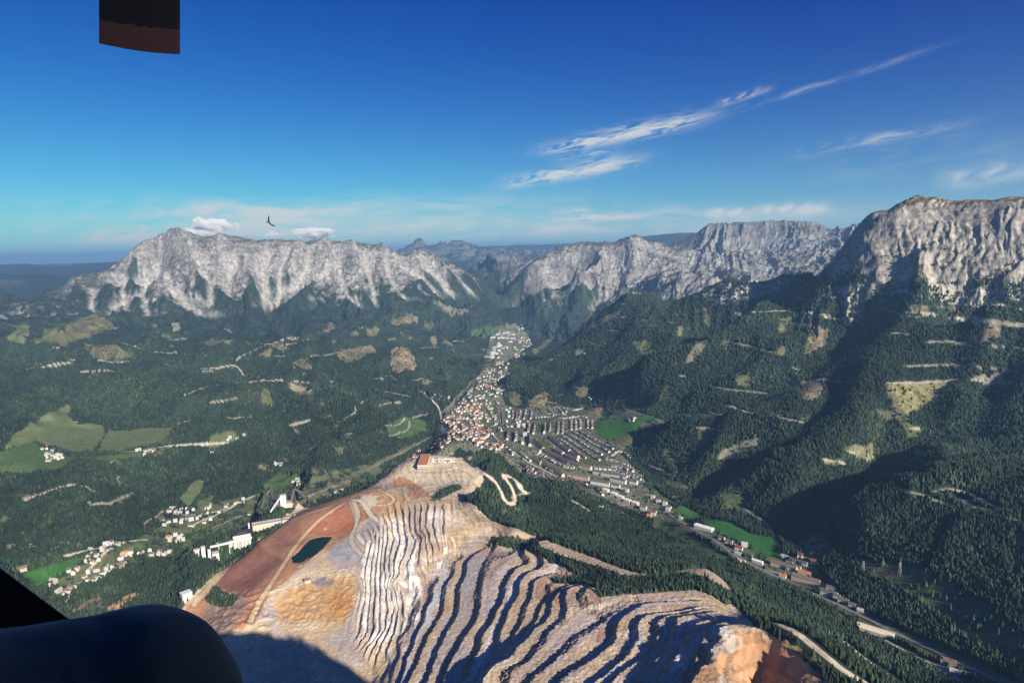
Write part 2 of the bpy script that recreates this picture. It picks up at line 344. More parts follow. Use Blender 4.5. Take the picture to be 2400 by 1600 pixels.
# zones of the ground (outlines in photograph points, projected on to the land)
def C(pts): return T(pts, 0, 400, 0.5102)       # tracing sheets
def D(pts): return T(pts, 1200, 400, 0.5102)
def E(pts): return T(pts, 0, 1000, 0.38265)
def G(pts): return T(pts, 800, 1000, 0.38265)
def Q(pts): return T(pts, 1500, 1000, 0.38265)
def K(pts): return T(pts, 1000, 740, 0.2551)
TA = lambda p: T(p, 400, 1100); TB = lambda p: T(p, 850, 1030); TC = lambda p: T(p, 850, 1200); TD = lambda p: T(p, 1400, 1200)
Z_mine = poly([(420,1605),(400,1470),(455,1405),(535,1320),(604,1258),(700,1195),(783,1165),(850,1140),(905,1105),(930,1082),(970,1062),(1072,1066),(1112,1092),(1134,1125),(1120,1150),(1085,1175),
  (1105,1190),(1150,1212),(1210,1237),(1262,1260),(1330,1285),(1390,1304),(1440,1324),(1485,1340),(1530,1345),(1605,1334),(1655,1326),(1685,1345),(1722,1388),(1700,1388),(1672,1366),(1655,1352),(1612,1352),(1530,1365),(1470,1362),(1430,1345),
  (1470,1384),(1579,1384),(1630,1380),(1672,1386),(1712,1410),(1750,1445),(1765,1466),(1795,1478),(1838,1506),(1890,1550),(1940,1600),(1940,1640),(1000,1700),(600,1700)])
Z_town = poly(K([(0,1250),(150,1100),(100,1000),(150,900),(350,730),(540,500),(520,400),(560,300),(600,150),(820,50),(850,50),(880,130),(950,200),(940,270),(760,420),(740,540),(700,700),(720,800),(900,830),(1300,830),(1480,830),(1600,850),(1640,930),(2160,930),(2300,940),(1950,1050),(1800,1250),(2000,1450),(2020,1568),(2200,1700),(2352,1830),(2300,1900),(1500,1640),(1300,1560),(1100,1560),(900,1420),(500,1200),(300,1170),(200,1230)]))
Z_valley = poly(Q([(0,300),(230,480),(430,560),(600,590),(870,680),(1000,760),(1100,850),(1150,1000),(1400,1140),(1700,1320),(2000,1450),(2352,1568),(2352,1620),(1900,1600),(1500,1320),(1000,1000),(600,850),(200,600),(0,420)]))
flat = blur(Z_mine | Z_town | Z_valley, 3, 8)
tpx = (1 - flat)

# spurs (+) and gullies (-) on the slopes
for pts, amp, wd in [
 (D([(1650,660),(1500,790),(1380,880),(1200,960),(950,1060),(750,1120)]), -70, 130),
 (D([(390,1070),(440,1010),(540,940),(620,915)]), 45, 90), (D([(620,915),(760,860),(900,790),(1050,700)]), 45, 110),
 (D([(900,700),(760,800),(600,840),(470,950),(380,1060)]), -50, 110),
 (D([(1500,920),(1430,1080),(1270,1230),(1180,1250),(1000,1350),(880,1480)]), -60, 85),
 (D([(2060,560),(2080,700),(2040,900),(1960,1020),(1900,1150),(1700,1290)]), -80, 120),
 (D([(1900,560),(1750,760),(1650,950),(1550,1130),(1400,1300)]), 45, 110),
 (D([(2300,700),(2280,850),(2200,1000),(2150,1150)]), -60, 90), (D([(2200,640),(2170,800),(2110,960),(2060,1100)]), 50, 90),
 (D([(1330,760),(1180,860),(1020,960),(850,1040)]), 35, 80), (D([(1000,1080),(800,1180),(640,1200)]), 40, 80),
 (D([(1720,1120),(1690,1200),(1680,1320)]), -40, 45), (D([(1600,1120),(1500,1300),(1330,1440),(1200,1520)]), 40, 70),
 (D([(1130,1080),(1000,1180),(900,1330)]), 35, 60), (D([(640,620),(560,760),(500,860),(330,1000)]), 50, 130),
 (Q([(1180,560),(1230,640),(1280,740)]), -25, 40), (Q([(1900,560),(1820,700),(1750,840)]), -14, 14),
 (C([(420,680),(500,760),(640,840),(900,930)]), 40, 160), (C([(40,900),(300,870),(520,900),(700,960),(900,1000)]), -50, 160),
 (C([(860,800),(1100,900),(1300,960)]), -40, 150), (C([(1000,1000),(900,1060),(830,1130),(800,1190)]), -30, 60),
 (C([(1200,960),(1500,960),(1800,1000),(1950,1060)]), 40, 130), (C([(600,1050),(520,1130),(470,1180)]), -25, 50),
 (C([(1800,790),(1850,900),(1830,980)]), 40, 150), (C([(950,1190),(930,1280),(950,1400)]), -30, 45),
 (C([(1500,830),(1700,900),(1900,960),(2100,960)]), -35, 140)]:
    dd = dist(curve(pts, 4), wd * 3, 8)
    H += amp * np.exp(-(np.minimum(dd, 1e4) / wd) ** 2) * tpx

hillm = tpx * sm(DD, 1500, 2600) * (1 - sm(DD, 8200, 9000)) * (1 - 0.35 * sm(DD, 12000, 15000))
wx = X + 160 * fbm(X / 900, Y / 900, 3, 5); wy = Y + 160 * fbm(X / 900, Y / 900, 3, 6)
H += hillm * ((85 + 115 * (AA < .02)) * (ridged(wx / 900, wy / 900, 4, 3) - 0.45) + 10 * fbm(X / 90, Y / 90, 3, 9))
H += 190 * sm(DD, 15000, 20000) * (ridged(X / 3600, Y / 3600, 4, 41) - 0.42)
# limestone walls: ribs and gullies down the faces
def walls(mask, amp, s0, r0, seed):
    a = AA * 10000 + 520 * fbm(X / 1500, Y / 900, 4, seed) + .35 * (DD - 10000) * np.sin(AA * 40)
    n1 = ridged(a / s0, (DD + 200 * noise(X / 500, Y / 500, seed + 2)) / r0, 5, seed + 3, 0.55)
    n2 = ridged(X / 170, Y / 170, 4, seed + 7)
    n3_ = ridged(a / (s0 * .17) + 1.2 * noise(X / 260, Y / 260, seed + 4), DD / 420 + .6 * noise(X / 200, Y / 200, seed), 4, seed + 13, .6)
    return mask * (amp * (n1 - 0.42) + 0.30 * amp * (n2 - 0.4) + .30 * amp * (n3_ - .4))
Z_m1 = poly([(90,700),(112,680),(153,660),(286,640),(347,595),(408,550),(500,555),(660,558),(790,570),(900,578),(1000,602),(1100,640),(1210,722),(1150,745),(1000,742),(880,730),(760,745),(650,760),(520,735),(380,742),(260,745),(150,725)])
m1 = blur((AA < 0.0) & (AA > -0.75) & (LL > math.log(8700)) & (LL < math.log(13000)), 2, 18)
crest = np.exp(-((DD - 10500) / 420) ** 2)
H += walls(m1 * (1 - 0.72 * crest), 165, 900, 2600, 100)
SC = np.zeros(H.shape)
for pts, amp, wd in [
 (C([(700,440),(640,520),(540,590),(505,640)]), -90, 60), (C([(670,480),(655,540),(680,650)]), -80, 45), (C([(730,430),(790,520),(870,590),(1020,655)]), -110, 75), (C([(900,400),(960,500),(970,600)]), -90, 60),
 (C([(1235,335),(1210,480),(1225,600),(1330,710)]), -150, 80), (C([(1320,360),(1280,480),(1270,580)]), -90, 50), (C([(1540,400),(1450,490),(1330,560),(1240,620)]), -120, 80), (C([(1560,430),(1590,540),(1660,600)]), -80, 50), (C([(1690,440),(1715,560),(1745,630)]), -100, 55),
 (C([(1850,430),(1940,500),(2030,570)]), -90, 55), (C([(1960,440),(2030,500),(2080,560)]), -70, 45), (C([(580,510),(565,560),(580,625)]), -70, 45), (C([(1080,420),(1040,520),(1060,600)]), -90, 60), (C([(1420,400),(1380,500),(1300,560)]), -80, 50), (C([(1770,420),(1800,520),(1860,590)]), -80, 50),
 (C([(2080,470),(2140,540),(2200,590)]), -60, 40), (C([(430,560),(420,600),(430,640)]), -60, 40),
 (C([(815,310),(850,420),(900,510),(1000,600),(1080,650)]), 130, 95), (C([(620,440),(600,520),(600,600)]), 90, 80), (C([(760,500),(740,560),(760,620)]), 80, 70), (C([(1010,330),(1110,430),(1150,520),(1180,600)]), 120, 90), (C([(1370,350),(1340,430),(1320,520)]), 90, 70),
 (C([(1490,350),(1500,470),(1420,580),(1340,650)]), 140, 90), (C([(1620,350),(1640,450),(1700,560)]), 100, 70), (C([(1760,370),(1760,470),(1800,560),(1860,640)]), 110, 80), (C([(1900,400),(1900,480),(1960,570)]), 100, 75), (C([(1990,410),(2080,500),(2170,590)]), 90, 70), (C([(480,490),(500,560),(480,620)]), 80, 70), (C([(340,500),(350,560),(330,610)]), 70, 70)]:
    dd = dist(curve(pts, 4), wd * 4.5, 6); g_ = np.exp(-(np.minimum(dd, 1e4) / (wd * 2.0)) ** 2)
    H += 1.25 * amp * (g_ if amp < 0 else np.exp(-np.minimum(dd, 1e4) / (wd * 1.7)) * (dd < 1e8))
    if amp < 0: SC = np.maximum(SC, np.exp(-(np.minimum(dd, 1e4) / (wd * .62)) ** 2))
for pts, amp, wd in [(D([(230,400),(300,480),(330,600)]), 100, 80), (D([(100,450),(150,520),(170,600)]), 80, 70), (D([(380,370),(420,460),(430,560)]), 100, 80), (D([(540,330),(560,430),(500,560)]), 100, 80), (D([(640,500),(560,580),(530,620)]), 90, 60), (D([(860,400),(800,480),(700,560)]), 90, 60), (D([(860,400),(920,470),(950,500)]), 60, 60),
 (D([(310,400),(370,500),(370,600)]), -80, 60), (D([(180,440),(230,520),(260,610)]), -80, 60), (D([(470,380),(480,480),(460,580)]), -80, 60), (D([(740,340),(900,400),(1080,420),(1200,450)]), -120, 130), (D([(1100,300),(1150,380),(1230,450)]), -90, 110), (D([(620,330),(760,380),(900,440),(960,480)]), -110, 90)]:
    dd = dist(curve(pts, 4), wd * 4.5, 6)
    H += amp * (np.exp(-(np.minimum(dd, 1e4) / (wd * 2)) ** 2) if amp < 0 else 1.2 * np.exp(-np.minimum(dd, 1e4) / (wd * 1.7)) * (dd < 1e8))
m3 = blur((AA > 0.0) & (AA < 0.55) & (LL > math.log(9100)) & (LL < math.log(16500)), 2, 14)
cr3 = np.maximum(np.exp(-((DD - 11400) / 420) ** 2) * (AA < .27), np.exp(-((DD - 14000) / 500) ** 2))
H += walls(m3 * (1 - 0.72 * cr3), 170, 700, 2400, 160)
m6 = blur((AA > -.22) & (AA < .10) & (DD > 13500) & (DD < 34000), 2, 10)
H += m6 * (430 * (ridged(AA * 20000 / 1500 + .7 * noise(X / 900, Y / 900, 8), DD / 2600, 5, 251, .62) - .34))
m4 = blur((AA > 0.40) & (LL > math.log(4300)) & (LL < math.log(5300)), 2, 14)
a4 = AA * 5000 + 150 * fbm(X / 420, Y / 420, 4, 210)
H += m4 * (1 - 0.6 * np.exp(-((DD - 5080) / 120) ** 2)) * (105 * (ridged(a4 / 560, DD / 1500, 6, 211, .62) - .42) + 42 * (ridged((a4 + 50 * noise(X / 120, H / 200, 3)) / 190, H / 700, 5, 218, .62) - .42) + 17 * (ridged((a4 + 25 * noise(X / 60, H / 60, 3)) / 55, H / 240, 4, 228, .62) - .42) + 8 * fbm(X / 30, Y / 30, 3, 216))
lg = H / 52 + 1.2 * fbm(X / 260, Y / 260, 3, 219); H += m4 * 3.5 * (np.abs((lg % 1) - .5) * 2 - .5)
m5 = blur((AA > 0.20) & (AA < 0.46) & (LL > math.log(5000)) & (LL < math.log(6600)), 2, 10)
H += m5 * 26 * (ridged(AA * 6000 / 160, DD / 700, 4, 231) - .42)

# the open pit: benches and faces
levels = np.array([88, 104, 120] + [b[0] for b in BENCH] + [450.0, 475.0])
idx = np.arange(len(levels), dtype=float)
Zb = H + Z_mine * (1.6 * fbm(X / 70, Y / 70, 2, 71) + 1.5 * fbm(X / 13, Y / 13, 3, 72))
t = np.interp(Zb, levels, idx)
mid = np.concatenate([[levels[0] - 10], (levels[1:] + levels[:-1]) / 2, [levels[-1] + 12]])
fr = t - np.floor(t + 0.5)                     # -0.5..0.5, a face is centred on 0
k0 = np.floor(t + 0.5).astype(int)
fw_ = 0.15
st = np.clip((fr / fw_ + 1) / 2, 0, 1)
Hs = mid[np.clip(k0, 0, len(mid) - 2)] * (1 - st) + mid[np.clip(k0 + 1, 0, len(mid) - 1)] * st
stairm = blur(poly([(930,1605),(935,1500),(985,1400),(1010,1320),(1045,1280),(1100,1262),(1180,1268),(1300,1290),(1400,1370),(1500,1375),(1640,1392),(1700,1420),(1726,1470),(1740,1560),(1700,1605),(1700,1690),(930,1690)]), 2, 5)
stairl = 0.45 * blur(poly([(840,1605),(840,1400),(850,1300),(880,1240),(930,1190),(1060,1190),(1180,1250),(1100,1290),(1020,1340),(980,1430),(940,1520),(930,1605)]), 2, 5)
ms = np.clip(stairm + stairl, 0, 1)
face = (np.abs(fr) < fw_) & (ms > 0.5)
rimq = ms * (1 - st * (1 - st) * 4 * 0)
H = np.where(Z_mine, H + .86 * ms * (Hs - H), H)
H += Z_mine * (1.6 * fbm(X / 9, Y / 9, 3, 73) + 2.5 * face * noise(X / 7, Y / 7, 74)) * sm(DD, 700, 1000) * (1 - sm(DD, 1900, 2500) * .6)
rough = poly([(470,1480),(520,1400),(600,1380),(640,1450),(600,1540),(520,1600),(470,1560)])
H += blur(rough, 2, 4) * 7 * (ridged(X / 38, Y / 38, 3, 77) - .4)
orange = poly([(660,1360),(800,1330),(830,1345),(835,1420),(810,1470),(640,1470),(600,1420)])
H += blur(orange, 2, 4) * 3.5 * (ridged(X / 30, Y / 30, 3, 78) - .4)
white = poly([(860,1240),(930,1180),(985,1200),(1020,1290),(1010,1400),(950,1500),(880,1560),(830,1500),(845,1380)])
H += blur(white, 2, 5) * (7 * (ridged((X + .12 * Y + 20 * noise(X / 90, Y / 160, 5)) / 40, Y / 420, 4, 79, .6) - .4) + 2.6 * (ridged((X + .3 * Y) / 12, Y / 60, 3, 80) - .4))
RIB = [TA([(1560,960),(1700,1000),(1740,1150),(1690,1350),(1640,1500)]), TC([(60,120),(120,250),(70,600),(60,900),(20,1130)]), TC([(190,150),(160,500),(150,800),(150,1100)]), TC([(240,60),(280,250),(240,420),(250,700),(290,900),(240,1080),(130,1290)]),
 TC([(370,20),(400,300),(330,520),(270,650),(350,760),(370,1000),(300,1280)]), TC([(470,-60),(480,150),(540,240),(500,480),(580,640),(570,850),(480,1000)]), TC([(590,-60),(570,150),(640,350),(650,600),(610,800)]), TC([(730,-60),(740,200),(760,350),(700,500),(730,640),(690,850)]), TC([(900,20),(860,330),(840,450),(780,640)])]
rx, ry, rz = [], [], []
for k_, p in enumerate(RIB):
    for c in castl(p, 20): rx.append(c[0]); ry.append(c[1]); rz.append(float(k_))
rx, ry, rz = np.array(rx), np.array(ry), np.array(rz); wr = tps_fit(rx, ry, rz, 2e-5)
wz = window([(rx.min(), ry.min()), (rx.max(), ry.max())], .03); ribf = np.zeros(H.shape)
ribf[wz] = tps_eval(wr, rx, ry, AA[wz], LL[wz])
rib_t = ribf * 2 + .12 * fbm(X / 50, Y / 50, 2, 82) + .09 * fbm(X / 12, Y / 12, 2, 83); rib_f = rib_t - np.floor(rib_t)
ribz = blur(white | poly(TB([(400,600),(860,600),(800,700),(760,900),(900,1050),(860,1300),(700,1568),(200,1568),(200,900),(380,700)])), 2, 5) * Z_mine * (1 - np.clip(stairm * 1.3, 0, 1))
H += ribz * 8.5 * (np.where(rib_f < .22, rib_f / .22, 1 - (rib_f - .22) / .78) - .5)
lower = Z_mine & ~white & (Zb < 235) & (AA > -.22)
H += blur(lower, 2, 3) * (1 - ms) * 4 * (ridged((X + .3 * Y) / 30, Y / 120, 3, 81) - .4)
# unseen summit hill below the aircraft, shaped to cast the pit-floor shadow
SX, SY = 220.0, 208.0
POND = T([(1110,800),(1120,850),(1150,866),(1210,866),(1300,800),(1400,720),(1450,660),(1480,618),(1370,618),(1290,640),(1220,690),(1170,750)], 400, 1100)
pond = poly(POND, 6)
pz = 158.0
H = np.where(pond, pz - 6, H)
near = blur(pond, 1, 3) > 0.02
H = np.where(near & ~pond, np.maximum(H, pz + .5), H)
def summit(x, y):
    p = x - SX; q = (y - SY) * 1.15
    r = np.hypot(p / 2.6, q) + 18 * fbm(x / 60, y / 60, 3, 300)
    return 955 - 500 * sm(r, 40, 240)
sf = np.hypot(X - SX, Y - SY) < 620
H = np.where(sf & (DD < 800), np.maximum(H, summit(X, Y)), H)
print('heights', round(time.time() - T0, 1))

# ------------------------------------------------------------------ ground cover (albedo of what lies there)
for p in [C([(0,1385),(0,1290),(60,1230),(100,1185),(270,1075),(330,1070),(345,1165),(485,1165),(790,1175),(770,1240),(740,1300),(560,1330),(350,1335),(250,1380)]), Q([(400,590),(440,560),(560,580),(700,650),(850,690),(885,740),(830,795),(600,690)]), D([(375,1190),(380,1150),(500,1135),(690,1120),(590,1165),(580,1250),(500,1270),(420,1230)])]:
    mk = poly(p); w = window(castl(p, 30, True), .06); b = blur(mk[w], 3, 6); H[w] = H[w] * (1 - b) + blur(H[w], 3, 30) * b
dr = np.gradient(H, axis=0) / np.gradient(DD, axis=0)
ds = np.gradient(H, axis=1) / (DD * (az_f[1] - az_f[0]))
slope = np.hypot(dr, ds)
conc = H - blur(H, 2, 7)
n1 = fbm(X / 260, Y / 260, 4, 500); n2 = fbm(X / 60, Y / 60, 3, 510); n3 = fbm(X / 1100, Y / 1100, 3, 520); nf = noise(X / 11, Y / 11, 530)
RGB = np.zeros(H.shape + (3,), np.float32)
def paint(m, c, a=None):
    """lay a ground cover down; m is a mask or a 0..1 weight"""
    m = m.astype(np.float32)
    RGB[...] = RGB * (1 - m[..., None]) + m[..., None] * np.array(c, np.float32)
def jig(pts, k=7, seed=1):
    rs = random.Random(seed + len(pts) * 7 + int(pts[0][0])); out = []
    for u, v in dens(pts, 22, True): out.append((u + rs.uniform(-k, k), v + rs.uniform(-k, k) * .5))
    return out
FOREST = np.array((0.024, 0.038, 0.028))
RGB[...] = FOREST
forest = np.ones(H.shape, bool)
# mixed tones of the woods: beech stands lighter than spruce
RGB *= (1.1 + 0.5 * n3 + 0.35 * n2)[..., None]
paint(np.clip(sm(n1, .12, .5), 0, 1) * .6, (0.055, 0.075, 0.03))
# limestone and scree
az_n = fbm(AA * 26, LL * 3, 3, 541)
tl = np.where(AA < 0, 640, 330) + np.where(AA < 0, 260, 170) * az_n + 90 * n1
rockz = sm(H + 3.2 * np.where(DD > 8000, -conc, 0) + 150 * n2, tl, tl + 150) * (DD > 7800) * (DD < 17000)
strk = fbm(AA * 10000 / 55 + 2 * n2, H / 300, 4, 560); strk2 = fbm(AA * 10000 / 200 + n1, H / 500 + n2, 3, 565); strat = fbm(AA * 6, H / 26 + 1.5 * n1, 3, 570)
rock_col = np.array((0.215, 0.205, 0.192))[None, None] * np.clip(1.05 + 0.5 * n2 + .9 * strk + .5 * strat + .25 * nf + .4 * strk2, .22, 2.1)[..., None]
veg = np.clip(sm(0.86 - slope + .5 * n2 + .55 * strk + .5 * strk2 + .2 * nf, 0.0, 0.3), 0, 1)
flank = sm(conc, 2, 14) * .35
cover = np.clip(rockz * (1 - .9 * veg * sm(1500 - H, -160, 200)), 0, 1)
paint((veg * rockz > .3) * .8, (.07, .075, .05))
RGB = RGB * (1 - cover[..., None]) + rock_col * cover[..., None]
far_rock = m6 * sm(H, 650, 1000) * sm(slope + .4 * n2, .35, .6); paint(np.clip(far_rock, 0, 1) * .8, (.15, .15, .145))
scree = sm(-conc, 6, 22) * (DD > 8300) * (DD < 14500) * sm(H, 380, 560) * sm(slope, .25, .4)
paint(np.clip(scree, 0, 1) * .45, (0.33, 0.315, 0.29))
SCs = np.clip(SC * (1 + 1.2 * n2) * sm(H, 330, 470), 0, 1); paint(SCs * .75, (0.40, 0.385, 0.35)); scree = np.maximum(scree, SCs)
paint(sm(H, 1330, 1420) * (slope < .5) * (DD > 9000) * (DD < 17000) * .7, (0.15, 0.15, 0.09))
# the near wall on the right
wall4 = (AA > .36) & (DD > 4300) & (DD < 6200)
r4 = np.clip(sm(slope + .4 * n2 + .2 * nf, .75, 1.25) + sm(H, 1100, 1200) * .8, 0, 1) * sm(H + 120 * n1, 880, 980) * wall4
RGB = RGB * (1 - r4[..., None]) + (np.array((0.26, 0.24, 0.21))[None, None] * np.clip(1.02 + .5 * n2 + .25 * nf + .5 * fbm(AA * 5000 / 40, H / 120, 4, 575) + .35 * fbm(AA * 9, H / 12 + n1, 3, 576), .25, 1.7)[..., None]) * r4[..., None]
g4 = sm(H + 150 * n1, 760, 900) * (1 - r4) * (AA > .44) * (DD > 3900) * (DD < 6200) * sm(.95 - slope, -.2, .2)
paint(g4 * .75, (0.11, 0.11, 0.065)); paint((H > 1385) & (DD > 4700) & (DD < 7000) & (AA > .5) & (slope < .75), (0.13, 0.10, 0.055))
paint(sm(-conc, 1.2, 4) * sm(H, 720, 860) * (AA > .38) * (DD > 3900) * (DD < 5100) * .9, (0.40, 0.37, 0.31))
m5r = blur(poly(D([(870,575),(950,520),(1080,515),(1180,505),(1290,490),(1270,520),(1180,560),(1050,590),(950,610)])), 1, 2)
paint(m5r * sm(slope + .5 * n2, .35, .7), (0.45, 0.43, 0.39))
rr = poly(D([(1490,560),(1560,520),(1700,520),(1640,600),(1590,690),(1540,700),(1520,620)])) | poly(D([(1920,520),(2352,560),(2352,640),(2200,620),(2000,620)]))
paint(rr * sm(n2 + .4 * nf + .5 * slope, .4, .75), (0.42, 0.38, 0.32))
forest &= ~((cover + scree > .35) | (r4 > .3) | (g4 > .55))
forest &= ~(rr & (n2 + .3 * nf > .05))

MEADOWS, CUTS = [], []
def cover_poly(pts, c, k=5, tex=.14, trees=False):
    global forest, RGB
    full = np.zeros(H.shape, bool); cs = castl(jig(pts, k), 15, True)
    if len(cs) < 3: return full
    w = window(cs, .02); m = inside(cs, AA[w], LL[w])
    if m.size == 0: return full
    wild = tex > .3; b = blur(m, 2, 2); wgt = sm(b + (.42 if wild else .16) * n2[w] + (.22 if wild else .08) * nf[w], .34, .64)
    fib = noise((X[w] + Y[w]) / 5.5, (X[w] - Y[w]) / 42, 77) if wild else fbm(X[w] / 60, Y[w] / 7, 2, 78) * .6
    cc = np.array(c, np.float32) * np.clip(1 + tex * n2[w] * 1.6 + tex * 1.1 * nf[w] + tex * fib, .2, 2)[..., None]
    if wild: g_ = sm(n1[w] + .6 * n2[w], -.1, .5)[..., None] * .55; cc = cc * (1 - g_) + np.array((.075, .095, .045), np.float32) * g_
    RGB[w] = RGB[w] * (1 - wgt[..., None]) + cc * wgt[..., None]
    m2 = wgt > .5; full[w] = m2
    stray = (_hash(np.arange(H.shape[0])[w[0]][:, None] + 0 * np.arange(H.shape[1])[w[1]][None], 0 * np.arange(H.shape[0])[w[0]][:, None] + np.arange(H.shape[1])[w[1]][None], 91) > .93) if wild else np.zeros(m2.shape, bool)
    if not trees: forest[w] &= ~(m2 & ~stray)
    return full
GREEN, OLIVE, BROWN, PALE = (0.075, 0.120, 0.045), (0.115, 0.130, 0.058), (0.175, 0.150, 0.092), (0.34, 0.30, 0.22)
PALEG = (0.130, 0.160, 0.072)
meadow_m = np.zeros(H.shape, bool)
for pts, c in [
 (C([(0,1290),(60,1230),(50,1215),(100,1185),(270,1085),(330,1070),(325,1110),(320,1130),(345,1170),(480,1165),(485,1210),(425,1290),(330,1300),(240,1265),(150,1240)]), PALEG),
 (C([(0,1385),(0,1290),(150,1240),(230,1290),(330,1315),(560,1298),(740,1282),(700,1305),(560,1330),(350,1330),(250,1380),(100,1385)]), GREEN),
 (C([(450,1288),(500,1200),(680,1180),(790,1175),(770,1240),(640,1275),(560,1285)]), PALEG),
 (C([(955,1220),(1080,1195),(1110,1210),(1040,1260),(950,1290)]), OLIVE), (C([(1200,1440),(1290,1395),(1390,1395),(1395,1420),(1340,1450),(1220,1490)]), GREEN),
 (C([(820,1510),(900,1420),(935,1420),(910,1510),(860,1550)]), PALEG), (C([(900,1540),(930,1500),(990,1480),(980,1520),(920,1575)]), PALEG),
 (E([(110,920),(200,880),(400,815),(500,790),(480,830),(420,880),(350,920),(220,990)]), (0.05, 0.14, 0.035)), (E([(560,850),(650,750),(690,790),(640,850)]), OLIVE), (E([(700,730),(850,690),(930,700),(900,740),(740,780)]), GREEN),
 (E([(960,560),(1010,520),(1010,580),(950,590)]), OLIVE), (E([(0,545),(60,560),(30,600),(0,590)]), OLIVE),
 (C([(1775,1165),(1860,1130),(1950,1150),(1960,1190),(1870,1230),(1790,1225)]), GREEN),
 (C([(210,790),(330,700),(420,655),(510,685),(530,720),(420,760),(300,790)]), (0.12, 0.115, 0.06)), (C([(150,770),(280,700),(250,760),(170,800)]), OLIVE),
 (C([(30,770),(110,690),(150,720),(90,800)]), OLIVE),
 (C([(2170,735),(2260,715),(2330,740),(2190,765)]), GREEN), (C([(945,780),(1040,775),(1100,790),(960,810)]), OLIVE), (C([(2030,790),(2110,790),(2100,800),(2035,802)]), OLIVE),
 (D([(375,1190),(380,1150),(500,1135),(690,1120),(640,1150),(590,1165),(590,1200),(470,1235),(420,1230)]), (0.05, 0.15, 0.03)),
 (D([(460,1235),(570,1200),(585,1240),(560,1270),(500,1270)]), (0.12, 0.12, 0.05)),
 (Q([(400,590),(440,560),(560,580),(700,650),(850,690),(885,740),(830,795),(740,775),(600,690),(480,650)]), (0.038, 0.15, 0.032)),
 (Q([(215,500),(260,480),(390,550),(370,570),(300,585),(240,545)]), (0.05, 0.145, 0.035)),
 (Q([(80,540),(250,620),(450,740),(580,810),(560,850),(420,790),(250,700),(110,620)]), (0.095, 0.12, 0.045)),
 (Q([(130,450),(60,380),(100,370),(230,480)]), OLIVE),
 (K([(540,845),(640,830),(650,900),(540,905)]), (0.05, 0.13, 0.035)),
 (K([(980,1000),(1040,1000),(1050,1060),(990,1080)]), GREEN),(K([(1000,1150),(1060,1120),(1200,1260),(1150,1260),(1060,1210)]), GREEN),(K([(1400,1320),(1600,1310),(1720,1340),(1600,1370),(1440,1370)]), OLIVE),
 (K([(980,330),(1180,170),(1240,160),(1120,260),(980,370)]), OLIVE),(K([(610,100),(760,90),(720,120),(640,125)]), OLIVE),
 ]: meadow_m |= cover_poly(pts, c)
rs_ = random.Random(4)
